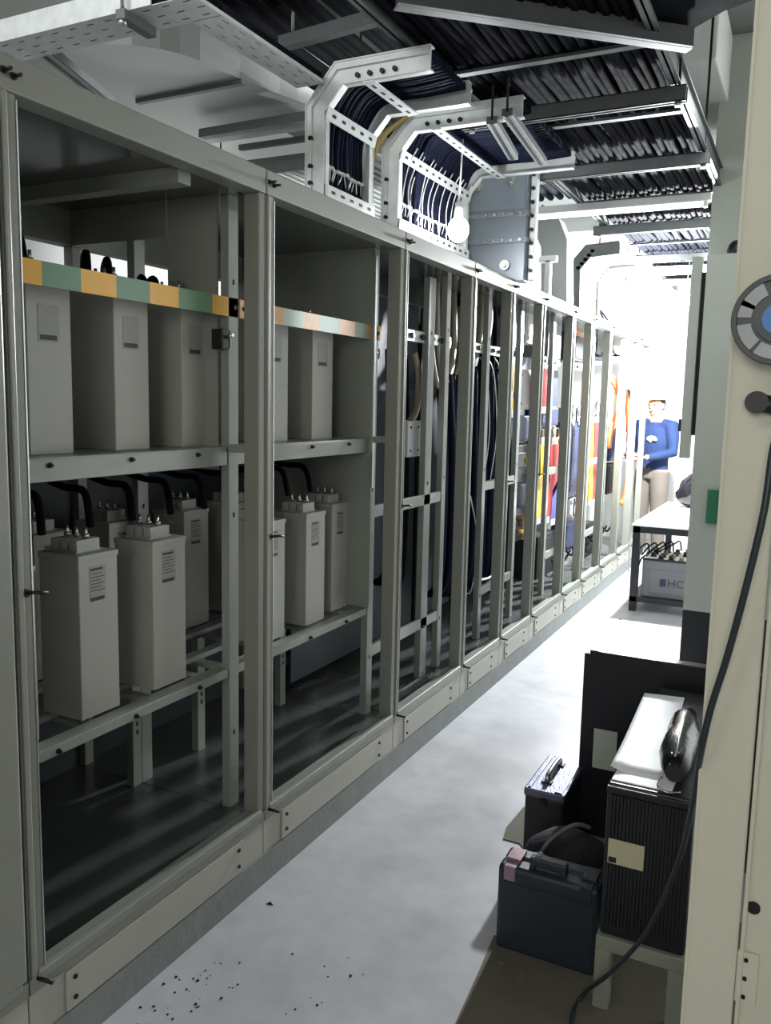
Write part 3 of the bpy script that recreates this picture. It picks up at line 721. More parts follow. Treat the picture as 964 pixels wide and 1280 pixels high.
# farther drops
def prof_drop(label, Y, pts, w, yb, m, cat='cable duct'):
    t = thing('cable_duct', label, cat, ony(*pts[0], Y))
    path = rail_path(Y, pts)
    obj('duct_body', MB().sweep(path, -w/2, w/2, Y, yb), m, t, bev=0.003)
    r = MB().sweep(path, w/2-0.004, w/2+0.008, Y-0.01, Y+0.02).sweep(path, -w/2-0.008, -w/2+0.004, Y-0.01, Y+0.02)
    obj('duct_flange', r, m, t)
    return t
prof_drop('grey sheet duct bending down just right of the bus duct', 5.95, [(693, 378), (693, 305), (684, 282), (668, 270)], 0.17, 6.15, M['duct'])
t = thing('bracket_frame', 'small white bracket frame between bus duct and grey sheet duct', 'bracket', ony(683, 345, 5.6))
a = ony(674, 322, 5.6); b = ony(693, 372, 5.6)
obj('bracket_arm', MB().box(a.x, b.x, 5.6, 5.65, a.z-0.03, a.z+0.01), M['white'], t)
obj('bracket_leg', MB().box((a.x+b.x)/2-0.015, (a.x+b.x)/2+0.02, 5.6, 5.65, b.z-0.05, a.z-0.02), M['white'], t)
def far_ladder():
    Ya, Yb = 6.75, 7.45
    t = thing('cable_ladder', 'far cable ladder with orange and beige cables bending into the seventh bay', 'cable ladder', ony(718, 385, Ya))
    path = rail_path(Ya, [(717, 392), (718, 335), (736, 314), (775, 309)])
    for Y, s in ((Ya, 1), (Yb, -1)):
        obj('side_rail', MB().sweep(path, -0.05, 0.05, Y, Y+0.01*s).sweep(path, 0.042, 0.05, Y-0.01, Y+0.05*s).sweep(path, -0.05, -0.042, Y-0.01, Y+0.05*s), M['galvd'], t)
    xs, zs = path[1]; xe, ze = path[2]
    for k in range(5):
        f = k/4; c = (xs+(xe-xs)*f+0.03, zs+(ze-zs)*f)
        obj('rung', MB().box(c[0]-0.015, c[0]+0.015, Ya, Yb, c[1]-0.012, c[1]+0.012), M['galv'], t)
    for k in range(9):
        y = Ya+0.06+k*0.072
        cable([(xs+0.01, y, 2.12), (xs+0.01, y, zs-0.1), (xs+0.02, y, zs), (xe+0.02, y, ze), (path[3][0], y, path[3][1])], 0.024, M['orange'] if k % 3 == 1 else M['beige'],
              ('orange' if k % 3 == 1 else 'beige')+' cable on the far cable ladder', group=('orange' if k % 3 == 1 else 'beige')+' cables on the far ladder')
far_ladder()

# ---------------------------------------------------------------- wide overhead ladder tray along the aisle
ZT = 2.80
t = thing('cable_tray', 'wide overhead ladder tray running the length of the aisle', 'cable tray', (-0.97, 5.5, ZT))
for x in (-1.385, -0.572):
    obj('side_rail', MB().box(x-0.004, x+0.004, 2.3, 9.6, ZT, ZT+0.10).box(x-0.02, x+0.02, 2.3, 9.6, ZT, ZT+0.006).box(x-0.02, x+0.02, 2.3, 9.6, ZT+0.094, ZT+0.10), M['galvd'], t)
for k in range(10):
    y = 2.45+k*0.75
    obj('rung', MB().box(-1.38, -0.577, y-0.018, y+0.018, ZT+0.010, ZT+0.022), M['galvd'], t)
nC = 24
for layer in range(2):
    for k in range(nC):
        x = -1.36+0.77*(k+0.5)/nC
        P = []
        for j in range(17):
            y = 2.25+j*0.45
            P.append((x+random.uniform(-0.012, 0.012), y, ZT+0.042+layer*0.034+random.uniform(-0.006, 0.006)))
        cable(P, 0.0165, M['cable'], 'black power cable lying in the wide overhead ladder tray', group='cables in the wide overhead tray', n=3, seg=6)
# cables and channel branching overhead close to the camera
for k in range(20):
    y = 2.12+k*0.052
    e = random.uniform(-0.03, 0.03)
    cable([(-1.40, y+0.02, 2.94+e*0.4), (-0.9, y+e, 2.955), (-0.4, y-e, 2.95), (0.1, y+e, 2.955), (0.6, y, 2.96)], 0.024, M['cable'],
          'black cable crossing overhead close to the camera', group='cables crossing overhead near the camera', n=4, seg=6)
t = thing('support_channel', 'slotted steel channel running diagonally overhead, closest to the camera', 'channel', (-0.9, 2.8, 2.8))
obj('channel_body', MB().bar((-1.25, 2.50, 2.80), (-0.47, 3.19, 2.80), 0.045, 0.07).bar((-1.25, 2.49, 2.768), (-0.47, 3.18, 2.768), 0.06, 0.005), M['galvd'], t, bev=0.002)
obj('threaded_rod', MB().cyl((-0.52, 3.15, 2.8), (-0.52, 3.15, 3.6), 0.005, 8), M['bolt'], t)
t = thing('cable_tray', 'solid-bottomed tray crossing overhead in the top right corner', 'cable tray', (-0.2, 2.6, 2.9))
pl_ = [(-0.95, 2.0), (-0.95, 2.55), (-0.515, 3.27), (-0.36, 3.13), (0.0, 2.96), (0.7, 2.80), (0.7, 2.0)]
obj('tray_body', MB().add([(x, y, 2.85) for x, y in pl_]+[(x, y, 2.91) for x, y in pl_], [tuple(range(7)), tuple(range(7, 14))]+[(i, (i+1) % 7, (i+1) % 7+7, i+7) for i in range(7)]), M['matte'], t)
obj('tray_joint', MB().box(-0.4, -0.37, 2.03, 2.9, 2.842, 2.85), M['matte'], t)

# cross channels carrying the tray, hung on rods
chan = [(3.60, -1.46, -0.53, 'galvd', 'cross channel under the wide tray, nearest the camera'),
        (4.54, -1.42, -0.54, 'galvd', 'second cross channel under the wide tray, above the bus duct'),
        (6.08, -1.46, -0.66, 'galvd', 'fourth cross channel under the wide tray, behind the long white batten'),
        (7.35, -1.75, -0.70, 'galvd', 'fifth cross channel under the wide tray, beyond the batten'),
        (8.75, -1.80, -0.80, 'galv', 'farthest cross channel, brightly lit by the work lamp')]  # paler steel than the others, painting in the lamp's brightness
for y, xa, xb, mm, lab in chan:
    t = thing('support_channel', lab, 'channel', ((xa+xb)/2, y, 2.73))
    obj('channel_body', MB().box(xa, xb, y-0.022, y-0.018, 2.735, 2.795).box(xa, xb, y+0.018, y+0.022, 2.735, 2.795).box(xa, xb, y-0.022, y+0.022, 2.791, 2.795).box(xa, xb, y-0.022, y-0.008, 2.735, 2.739).box(xa, xb, y+0.008, y+0.022, 2.735, 2.739), M[mm], t)
    for x in (xa+0.04, xb-0.03):
        r = obj('threaded_rod', MB().cyl((x, y, 2.74), (x, y, 3.6), 0.006, 8), M['bolt'], t)
        obj('nut', MB().cyl((x, y, 2.722), (x, y, 2.738), 0.014, 6), M['stud'], r)
# bright batten / channel
t = thing('light_batten', 'long white batten light slung across under the wide tray', 'lamp', (-1.2, 5.4, 2.74))
obj('batten_body', MB().box(-1.755, -0.62, 5.375, 5.43, 2.755, 2.80), M['white'], t, bev=0.003)
obj('tube', MB().cyl((-1.70, 5.40, 2.74), (-0.66, 5.40, 2.74), 0.016, 12), M['tube'], t)
for x in (-1.72, -0.65): obj('tube_holder', MB().box(x-0.012, x+0.012, 5.385, 5.415, 2.722, 2.757), M['white'], t)
t = thing('light_batten', 'farther short white batten light beyond the long one', 'lamp', (-1.3, 8.0, 2.74))
obj('batten_body', MB().box(-1.75, -0.80, 7.975, 8.03, 2.755, 2.80), M['white'], t, bev=0.003)
obj('tube', MB().cyl((-1.70, 8.0, 2.74), (-0.86, 8.0, 2.74), 0.016, 12), M['tube'], t)
for x in (-1.72, -0.84): obj('tube_holder', MB().box(x-0.012, x+0.012, 7.985, 8.015, 2.722, 2.757), M['white'], t)

# diagonal short channels right of the ladder
for (a, b, lab) in (((615, 150), (642, 196), 'short channel hanging right of the second ladder, left one'), ((634, 140), (678, 202), 'longer slotted channel right of the second ladder, above the bus duct')):
    A = onz(*a, 2.70); B = onz(*b, 2.70)
    t = thing('support_channel', lab, 'channel', (A+B)/2)
    obj('channel_body', MB().bar(A, B, 0.045, 0.03).bar(A-Vector((0,0,.016)), B-Vector((0,0,.016)), 0.018, 0.003, mi=1), [M['galvd'], M['bolt']], t, bev=0.002)
    obj('threaded_rod', MB().cyl(A, (A.x, A.y, 3.6), 0.005, 8), M['bolt'], t)

# ---------------------------------------------------------------- perforated trays upper left
def perforated(x0, x1, y0, y1, z, along, mb=None):
    mb = mb or MB()
    # sheet with slots: a grid of cells, each a ring of four quads round a real slot
    rows = 3
    if along == 'x': n = max(2, int((x1-x0)/0.075)); cw = (x1-x0)/n; ch = (y1-y0)/rows
    else: n = max(2, int((y1-y0)/0.075)); cw = (y1-y0)/n; ch = (x1-x0)/rows
    for i in range(n):
        for j in range(rows):
            off = (0.25 if j % 2 else -0.05)*cw
            u0, u1, v0, v1 = i*cw, (i+1)*cw, j*ch, (j+1)*ch
            su0, su1 = u0+cw*0.33+off*.8, u0+cw*0.72+off*.8; sv0, sv1 = v0+ch*0.44, v0+ch*0.60
            for (a, b, c, d) in ((u0, u1, v0, sv0), (u0, u1, sv1, v1), (u0, su0, sv0, sv1), (su1, u1, sv0, sv1)):
                if along == 'x': mb.box(x0+a, x0+b, y0+c, y0+d, z, z+0.002)
                else: mb.box(x0+c, x0+d, y0+a, y0+b, z, z+0.002)
    return mb
t = thing('perforated_tray', 'galvanised perforated tray crossing the top left corner, bright side facing us', 'cable tray', (-2.4, 2.1, 2.7))
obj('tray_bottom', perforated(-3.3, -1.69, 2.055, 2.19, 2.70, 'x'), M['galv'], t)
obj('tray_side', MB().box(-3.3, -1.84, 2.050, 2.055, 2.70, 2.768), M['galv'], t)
obj('tray_backing', MB().box(-3.29, -1.70, 2.06, 2.185, 2.706, 2.735), M['cable'], t)  # added dark sheet inside the tray so its slots look dark
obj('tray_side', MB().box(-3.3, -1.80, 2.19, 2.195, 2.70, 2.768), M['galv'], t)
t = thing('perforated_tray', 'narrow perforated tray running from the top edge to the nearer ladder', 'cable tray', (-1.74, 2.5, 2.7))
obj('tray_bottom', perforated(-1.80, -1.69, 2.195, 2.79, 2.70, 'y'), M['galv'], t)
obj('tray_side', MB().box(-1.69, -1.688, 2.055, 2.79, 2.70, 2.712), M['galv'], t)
obj('tray_backing', MB().box(-1.798, -1.692, 2.2, 2.78, 2.706, 2.735), M['cable'], t)  # same added dark sheet, darkening the slots of this tray
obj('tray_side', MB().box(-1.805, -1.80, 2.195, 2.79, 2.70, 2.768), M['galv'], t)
t = thing('support_channel', 'short dark channel stub hung on a rod under the corner tray', 'channel', (-1.98, 2.1, 2.68))
A = ony(150, 17, 2.02); B = onz(190, 42, A.z)
obj('channel_body', MB().bar(A, B, 0.035, 0.03), M['galvd'], t, bev=0.002)
obj('threaded_rod', MB().cyl((A.x, A.y+0.01, A.z-0.02), (A.x, A.y+0.01, 3.6), 0.006, 8), M['stud'], t)
obj('nut', MB().cyl((A.x, A.y+0.01, A.z-0.03), (A.x, A.y+0.01, A.z-0.012), 0.014, 6), M['stud'], t)
t = thing('strut_brace', 'slanting galvanised strut from the corner tray down behind the cabinet tops', 'brace', (-2.5, 2.5, 2.6))
A = Vector((-2.44, 2.197, 2.72)); Bp = ony(137, 127, 2.62)
obj('strut_web', MB().bar(A, Bp, 0.045, 0.012), M['galv'], t)
obj('strut_lip', MB().bar(A+Vector((0.024, 0, 0.0)), Bp+Vector((0.024, 0, 0.0)), 0.008, 0.03), M['galvd'], t)
obj('strut_lip', MB().bar(A-Vector((0.024, 0, 0.0)), Bp-Vector((0.024, 0, 0.0)), 0.008, 0.03), M['galvd'], t)

# ---------------------------------------------------------------- ventilation duct
zD = 3.05
curve = [onz(px, py, zD) for px, py in ((128, 55), (165, 56), (200, 61), (225, 67), (250, 76), (275, 87), (300, 98), (325, 108), (350, 118), (372, 126), (392, 134))]
curve = [Vector((-3.75, curve[0].y-0.05, zD)), Vector((-3.2, curve[0].y-0.03, zD))] + curve + [Vector((curve[-1].x+0.03, 4.2, zD))]
back = [Vector((-3.40, 4.2, zD)), Vector((-3.42, 3.45, zD)), Vector((-3.5, 3.3, zD)), Vector((-3.75, 3.2, zD))]
v = [p.copy() for p in curve+back] + [p+Vector((0, 0, 0.42)) for p in curve+back]; n = len(curve+back)
mb = MB().add(v, [tuple(range(n))[::-1], tuple(range(n, 2*n))]+[(i, (i+1) % n, (i+1) % n+n, i+n) for i in range(n)])
t = thing('air_duct', 'large curved sheet metal air duct above the nearest cabinets', 'duct', (-3.0, 4.0, zD))
obj('duct_body', mb, M['duct'], t)
fl = MB()
for a, b in ((onz(172, 125, zD), onz(305, 100, zD)),):
    fl.bar(a-Vector((0, 0, 0.01)), b-Vector((0, 0, 0.01)), 0.03, 0.02)
obj('seam_flange', fl, M['galvd'], t)
t = thing('duct_support', 'long channel under the air duct, running back from the nearer ladder', 'channel', (-2.9, 4.1, 3.0))
obj('channel_body', MB().bar(onz(252, 168, 2.98), onz(392, 145, 2.98), 0.05, 0.045).bar(onz(300, 185, 3.0), onz(392, 172, 3.0), 0.03, 0.03), M['galvd'], t, bev=0.002)
t = thing('rear_tray', 'ribbed rear cable tray seen left of the nearer ladder', 'cable tray', (-2.7, 4.6, 2.9))
rt_ = MB()
for k in range(16): rt_.box(-3.3+k*0.06, -3.27+k*0.06, 4.3, 7.0, 2.92, 2.935)
rt_.box(-3.35, -2.3, 4.28, 7.0, 2.935, 2.94)
obj('tray_bottom', rt_, M['duct'], t)
obj('tray_side', MB().box(-3.35, -2.3, 4.26, 4.28, 2.86, 2.95), M['galvd'], t)
for x in (-3.3, -2.35): obj('threaded_rod', MB().cyl((x, 4.27, 2.95), (x, 4.27, 3.6), 0.005, 8), M['bolt'], t)
for px, py, d in ((420, 40, 0), (300, 30, 0)):
    pass
t = thing('support_channel', 'channel overhead left of the wide tray, above the nearer ladder', 'channel', (-1.6, 3.2, 2.98))
obj('channel_body', MB().bar(onz(352, 55, 3.0), onz(478, 20, 3.0), 0.045, 0.05), M['galvd'], t, bev=0.002)
obj('threaded_rod', MB().cyl(onz(366, 50, 3.0), onz(366, 50, 3.0)+Vector((0, 0, 0.6)), 0.006, 8), M['stud'], t)
for k in range(12):
    x = -2.35+k*0.075
    cable([(x, 2.6, 3.12), (x+random.uniform(-.02, .02), 3.6, 3.11), (x, 4.8, 3.12), (x, 6.5, 3.12)], 0.025, M['cable'], 'black cable running overhead left of the wide tray', group='cables left of the wide tray', n=4, seg=6)

# ================================================================ RIGHT SIDE
# near cream cabinet door
t = thing('cabinet_door', 'cream steel cabinet door swung open at the right edge of the photo', 'door', (0.1, 1.42, 0.03))
DL = -0.118
obj('door_leaf', MB().box(DL, -0.040, 1.40, 1.425, 0.03, 2.40).box(-0.040, 0.55, 1.40, 1.425, 1.34, 2.40), M['cream'], t, bev=0.004)
obj('edge_strip', MB().box(DL-0.001, DL+0.004, 1.398, 1.4255, 0.03, 2.40), M['cream'], t)
obj('frame_stile', MB().box(-0.037, 0.03, 1.412, 1.44, 0.03, 1.34).box(-0.037, -0.030, 1.402, 1.412, 0.03, 1.34), M['cream'], t, bev=0.002)
hp = ony(942, 1135, 1.41)
obj('hole_plug', MB().cyl((hp.x, 1.409, hp.z), (hp.x, 1.413, hp.z), 0.0105, 20), M['black'], t)
h0 = ony(938, 1190, 1.41); h1 = ony(925, 1250, 1.41)
hg = obj('hinge', MB().box(h0.x-0.018, h0.x+0.014, 1.404, 1.412, h1.z, h0.z), M['cream'], t, bev=0.001)
for zz in (h0.z-0.012, (h0.z+h1.z)/2, h1.z+0.012):
    obj('screw', MB().cyl((h0.x-0.005, 1.401, zz), (h0.x-0.005, 1.404, zz), 0.0035, 8), M['bolt'], hg)
obj('gasket', MB().box(0.03, 0.055, 1.405, 1.43, 0.03, 1.34), M['black'], t)
kb = ony(950, 503, 1.40)
hd = MB().tube([kb+Vector((-0.005, -0.014, 0.001)), kb+Vector((0.01, -0.016, -0.002)), kb+Vector((0.07, -0.02, -0.015))], 0.0135, 14)
hd.cyl(kb+Vector((-0.003, -0.03, 0)), kb+Vector((-0.003, 0, 0)), 0.0165, 20)
obj('door_handle', hd, M['black'], t, label='black turning handle')
# reel
rc = ony(975, 400, 1.36)
t = thing('cable_reel', 'dark round reel with blue core hanging on the cream door', 'reel', rc)
def ring(c, ri, ro, ya, yb, a0=0, a1=360, seg=48, mi=0, mb=None):
    mb = mb or MB(); v = []; f = []
    n_ = max(2, int(seg*(a1-a0)/360))
    for k in range(n_+1):
        th = math.radians(a0+(a1-a0)*k/n_)
        for r_, y_ in ((ri, ya), (ro, ya), (ro, yb), (ri, yb)): v.append((c.x+r_*math.cos(th), y_, c.z+r_*math.sin(th)))
    for k in range(n_):
        for q_ in range(4): f.append((k*4+q_, k*4+(q_+1) % 4, (k+1)*4+(q_+1) % 4, (k+1)*4+q_))
    if a1-a0 < 360: f += [(0,1,2,3), tuple(n_*4+q_ for q_ in range(4))]
    return mb.add(v, f, mi)
R0 = rc.x-ony(916.5, 400, 1.36).x
obj('rim', ring(rc, R0*0.90, R0*1.03, 1.345, 1.365), M['reelb'], t, bev=0.001)
obj('flange_disc', ring(rc, R0*0.30, R0*0.92, 1.350, 1.358), M['reelb'], t)
for a in (18, 66, 116, 150, 188, 236, 284, 330):
    obj('window', ring(rc, R0*0.60, R0*0.96, 1.346, 1.351, a, a+(26 if a in (150, 66) else 42)), M['reelg'], t)
obj('winding', ring(rc, R0*0.30, R0*0.52, 1.343, 1.395), M['reelb'], t)
obj('core', ring(rc, R0*0.10, R0*0.36, 1.338, 1.398), M['reelblue'], t, label='bright blue core')
# hanging cord
P = [ony(985, 520, 1.37), ony(968, 555, 1.365), ony(955, 640, 1.35), ony(930, 745, 1.35), ony(908, 825, 1.36), ony(889, 885, 1.365), ony(876, 942, 1.38), ony(866, 1006, 1.50), ony(846, 1083, 1.68), ony(808, 1165, 1.86), ony(765, 1214, 1.94), onz(728, 1245, 0.014), onz(715, 1278, 0.012), onz(730, 1320, 0.012)]
cable(P, 0.0055, M['reelb'], 'thin grey cord trailing across the cream door down to the floor', cat='cord', name='extension_lead', n=8)

# grey floor cabinet
t = thing('control_cabinet', 'tall grey-green steel cabinet standing against the column', 'cabinet', (-0.2, 5.1, 0))
obj('body', MB().box(-0.575, 0.35, 5.0, 5.23, 0.40, 2.385), M['colgrey'], t, bev=0.004)
obj('base', MB().box(-0.575, 0.35, 5.0, 5.23, 0.0, 0.40), M['blackm'], t, bev=0.003)
dr = obj('door', MB().box(-0.655, -0.60, 5.02, 5.08, 1.27, 2.38), M['colgrey'], t, bev=0.004)
obj('door_latch', MB().box(-0.670, -0.655, 5.03, 5.07, 1.42, 1.49), M['black'], dr)
obj('hinge_bar', MB().box(-0.60, -0.575, 5.05, 5.07, 1.4, 2.3), M['bolt'], t)
g0 = ony(885, 612, 4.99); g1 = ony(896, 655, 4.99)
o = obj('warning_plate', MB().box(g0.x, g1.x, 4.985, 5.0, g1.z, g0.z), M['greenbox'], t, bev=0.001, label='green plate')
obj('plate_edge', MB().box(g1.x+0.004, g1.x+0.03, 4.975, 5.0, g1.z-0.02, g0.z+0.02), M['label'], t)
obj('roof_knob', MB().ell((ony(922, 303, 5.0).x-0.01, 5.1, 2.41), 0.05, 0.05, 0.06), M['black'], t)

# table with white top
TZ = 0.672
c0 = onz(792, 655, TZ)
xL, yN, yF, xR = c0.x, c0.y, 8.25, -0.45
t = thing('work_table', 'black framed table with white top in front of the worker', 'table', ((xL+xR)/2, (yN+yF)/2, 0))
obj('table_top', MB().box(xL-0.01, xR, yN-0.01, yF, TZ-0.012, TZ), M['white'], t, bev=0.003)
fr = MB().box(xL, xR, yN, yN+0.04, TZ-0.062, TZ-0.012).box(xL, xR, yF-0.04, yF, TZ-0.062, TZ-0.012).box(xL, xL+0.04, yN, yF, TZ-0.062, TZ-0.012)
obj('table_frame', fr, M['blackm'], t)
for x in (xL, xR-0.05):
    for y in (yN, yF-0.05): obj('leg', MB().box(x, x+0.055, y, y+0.05, 0, TZ-0.012), M['blackm'], t, bev=0.002)
obj('lower_shelf', MB().box(xL, xR, yN, yN+0.04, 0.075, 0.115).box(xL, xR, yN+0.04, yN+0.75, 0.10, 0.112), M['blackm'], t)
cl_ = ony(790, 700, yN)
cable([(xL-0.012, yN-0.008, TZ-0.06), (xL-0.014, yN-0.008, 0.45), (xL-0.012, yN-0.006, 0.30)], 0.006, M['tie'], 'white lead hanging down the corner leg of the table', 'cord', None, 'trailing_lead')
# test instrument on the shelf
bx = (xL+0.075, xR-0.06, yN+0.06, yN+0.56)
t = thing('test_instrument', 'grey instrument case with a panel of dark knobs under the table', 'instrument', (bx[0], bx[2], 0.112))
obj('case_body', MB().box(bx[0], bx[1], bx[2], bx[3], 0.113, 0.395), M['grey'], t, bev=0.006)
obj('case_recess', MB().box(bx[0]+0.06, bx[1]-0.06, bx[2]-0.004, bx[2], 0.15, 0.33), M['grey'], t, bev=0.003)
obj('panel', MB().box(bx[0]+0.01, bx[1]-0.01, bx[2]+0.01, bx[3]-0.01, 0.395, 0.40), M['white'], t)
obj('rim', MB().box(bx[0], bx[1], bx[2], bx[2]+0.01, 0.395, 0.41), M['black'], t)
for i in range(6):
    for j in range(4):
        if random.random() < 0.9:
            x = bx[0]+0.05+i*0.075; y = bx[2]+0.06+j*0.115
            obj('knob', MB().cyl((x, y, 0.40), (x, y, 0.425+random.random()*0.015), 0.017, 12).cyl((x, y, 0.40), (x, y, 0.408), 0.024, 12), M['black'] if (i+j) % 3 else M['brown'], t)
mt = Matrix.Translation((bx[0]+0.19, bx[2]-0.006, 0.205)) @ Matrix.Rotation(math.radians(90), 4, 'X')
text('lettering', 'HC', 0.085, mt, M['ink'], t, 'dark letters')
obj('emblem', MB().box(bx[0]+0.135, bx[0]+0.18, bx[2]-0.007, bx[2]-0.004, 0.205, 0.262), M['navy'], t, label='dark blue square mark')
for k in range(5):
    a = Vector((bx[0]+0.03+k*0.05, bx[2]+0.10+0.07*k, 0.43)); 
    cable([a, a+Vector((-0.02, 0.03, 0.07)), a+Vector((-0.06, -0.02, 0.05)), a+Vector((-0.09-0.02*k, -0.05, -0.02))], 0.006, M['cable'], 'black test lead plugged into the instrument panel', 'lead', 'test leads on the instrument', 'test_lead')
cable([(bx[0]+0.02, bx[2]+0.02, 0.43), (bx[0]-0.01, bx[2]-0.02, 0.40), (bx[0]-0.03, bx[2]-0.03, 0.32), (bx[0]-0.045, bx[2]-0.035, 0.25)], 0.006, M['cable'], 'black test lead hanging over the left front edge of the instrument', 'lead', None, 'test_lead')
# plastic bag on the table
t = thing('plastic_bag', 'crumpled black plastic bag on the far end of the table', 'bag', (-0.93, 7.9, TZ))
bg = MB(); n0 = len(bg.v)
bg.ell((-0.89, 7.9, TZ+0.165), 0.19, 0.16, 0.165, nu=22, nv=14)
for v_ in bg.v:
    h = (v_.z-TZ)/0.33; k = 1.0 - 0.35*h
    s_ = 1+0.10*math.sin(v_.x*60)*math.cos(v_.z*40+v_.y*30)
    v_.x = -0.89+(v_.x+0.89)*k*s_+0.05*h; v_.y = 7.9+(v_.y-7.9)*k*s_
    v_.z = max(TZ+0.001, v_.z)
obj('bag_body', bg, M['leather'], t)
obj('bag_knot', MB().tube([(-0.84, 7.9, TZ+0.30), (-0.80, 7.92, TZ+0.36), (-0.77, 7.93, TZ+0.45)], 0.03, 10, rs=[0.04, 0.02, 0.045]), M['leather'], t)

# UPS tower on its stand
ux0, ux1, uy0, uy1, uz0, uz1 = -0.386, -0.178, 2.055, 2.88, 0.205, 0.612
t = thing('battery_tower', 'black ribbed power supply tower on the grey steel stand', 'power supply', ((ux0+ux1)/2, 2.4, uz0))
obj('casing', MB().box(ux0, ux1, uy0, uy1, uz0, uz1), M['blackm'], t, bev=0.006)
ff = MB()
for k in range(22):
    x = ux0+0.012+k*(ux1-ux0-0.024)/21; ff.box(x-0.0028, x+0.0028, uy0-0.008, uy0, uz0+0.03, uz1-0.025)
obj('front_grille', ff, M['black'], t)
obj('front_trim', MB().box(ux0, ux1, uy0-0.010, uy0, uz1-0.022, uz1-0.004), M['black'], t, bev=0.002)
lb0 = ony(762, 1045, uy0); lb1 = ony(805, 1087, uy0)
lx0 = max(lb0.x, ux0+0.003)
lb = obj('label_plate', MB().box(lx0, lb1.x, uy0-0.011, uy0-0.0085, lb1.z, lb0.z), M['label'], t, bev=0.001, label='beige label plate')
obj('label_window', MB().box(lx0+0.003, lx0+0.022, uy0-0.0125, uy0-0.011, lb1.z+0.004, lb1.z+0.018), M['black'], lb)
# stand
M['standp'] = mat('stand_grey_paint', (140, 144, 132), 0.6, var=0.12)
t = thing('steel_stand', 'low grey square tube stand under the black tower', 'stand', ((ux0+ux1)/2, 2.4, 0))
xx0, xx1 = -0.392, -0.172
fr = MB()
fr.box(xx0, xx1, 2.045, 2.085, 0.165, 0.203).box(xx0, xx1, 2.84, 2.88, 0.165, 0.203).box(xx0, xx0+0.04, 2.085, 2.84, 0.165, 0.203).box(xx1-0.04, xx1, 2.085, 2.84, 0.165, 0.203)
obj('top_frame', fr, M['standp'], t, bev=0.003)
for x in (xx0, xx1-0.04):
    for y in (2.045, 2.84): obj('leg', MB().box(x, x+0.04, y, y+0.04, 0, 0.165), M['standp'], t, bev=0.003)
# paper
def sheet(px, z, amp=0.0):
    P = [onz(*p, z) for p in px]; n_ = 10; v = []; f = []
    for i in range(n_+1):
        for j in range(n_+1):
            a = P[0].lerp(P[1], i/n_); b = P[3].lerp(P[2], i/n_); p = a.lerp(b, j/n_)
            cu = max(0, 0.35-(i/n_+ (1-j/n_)*0.0))*0.0
            c1 = max(0, 1-math.hypot(i/n_/0.45, (j/n_)/0.45))
            v.append(p+Vector((0, 0, amp*c1*c1)))
    for i in range(n_):
        for j in range(n_):
            a = i*(n_+1)+j; f.append((a, a+1, a+n_+2, a+n_+1))
    return v, f
v, f = sheet([(763, 962), (806, 866), (856, 872), (828, 976)], uz1+0.004, 0.012)
mb = MB().add(v, f); mb.sm = [True]*len(mb.f)
o = obj('paper_sheet', mb, M['paper'], origin=v[0]); tag(o, 'white paper sheet with curled corner on the black tower', 'paper')
md = o.modifiers.new('thick', 'SOLIDIFY'); md.thickness = 0.0012; md.offset = 1
o = obj('cardboard_sheet', MB().box(ux0+0.006, -0.235, 2.075, 2.62, uz1+0.0002, uz1+0.0030), M['paper'], origin=(ux0, 2.08, uz1)); tag(o, 'second white sheet under the curled one, front edge showing', 'paper')
# pouch
t = thing('zip_pouch', 'shiny black zipped pouch lying on the black tower', 'pouch', (-0.215, 2.3, uz1))
pa = Vector((-0.236, 2.08, uz1+0.045)); pb = Vector((-0.256, 2.52, uz1+0.045))
rs = [0.022, 0.036, 0.042, 0.044, 0.043, 0.040, 0.036, 0.022]
pts = [pa.lerp(pb, k/7) for k in range(8)]
pm = MB().tube(pts, 0.04, 18, rs=rs)
for v_ in pm.v: v_.x += 0.004*math.sin(v_.y*70+v_.z*40); v_.z = uz1+0.003+(v_.z-uz1-0.045+0.045)*1.0 if v_.z > uz1+0.004 else uz1+0.004
obj('pouch_body', pm, M['leather'], t)
obj('zip', MB().tube([(-0.236, 2.10, uz1+0.086), (-0.241, 2.2, uz1+0.093), (-0.248, 2.35, uz1+0.093), (-0.253, 2.46, uz1+0.082)], 0.0025, 6), M['stud'], t)
obj('strap', MB().tube(smooth_path([(-0.262, 2.09, uz1+0.03), (-0.268, 2.07, uz1+0.012), (-0.245, 2.06, uz1+0.006), (-0.215, 2.075, uz1+0.006)]), 0.003, 6), M['stud'], t)

# black panel standing behind
Yp = 2.93
p0 = ony(731, 818, Yp); p1 = ony(886, 832, Yp)
t = thing('steel_enclosure', 'tall black sheet steel enclosure standing behind the tower', 'enclosure', (-0.45, Yp, 0))
zt = 0.688
obj('front_panel', MB().box(p0.x, -0.05, Yp, Yp+0.004, 0.0, zt-0.012), M['blackm'], t)
obj('top_flange', MB().box(p0.x+0.035, -0.05, Yp-0.002, Yp+0.045, zt-0.012, zt), M['blackm'], t, bev=0.002)
obj('side_flange', MB().box(p0.x, p0.x+0.004, Yp+0.004, Yp+0.05, 0.0, zt-0.02), M['blackm'], t)
obj('back_panel', MB().box(p0.x+0.02, -0.05, Yp+0.045, Yp+0.05, 0.0, zt-0.02), M['blackm'], t)
obj('hook', MB().box(p0.x+0.02, p0.x+0.05, Yp-0.004, Yp, zt-0.015, zt+0.003), M['blackm'], t)
s0 = ony(743, 910, Yp); s1 = ony(769, 968, Yp)
obj('sticker', MB().box(s0.x, s1.x, Yp-0.0015, Yp, s1.z+0.01, s0.z), M['colgrey'], t, label='dull grey sticker')

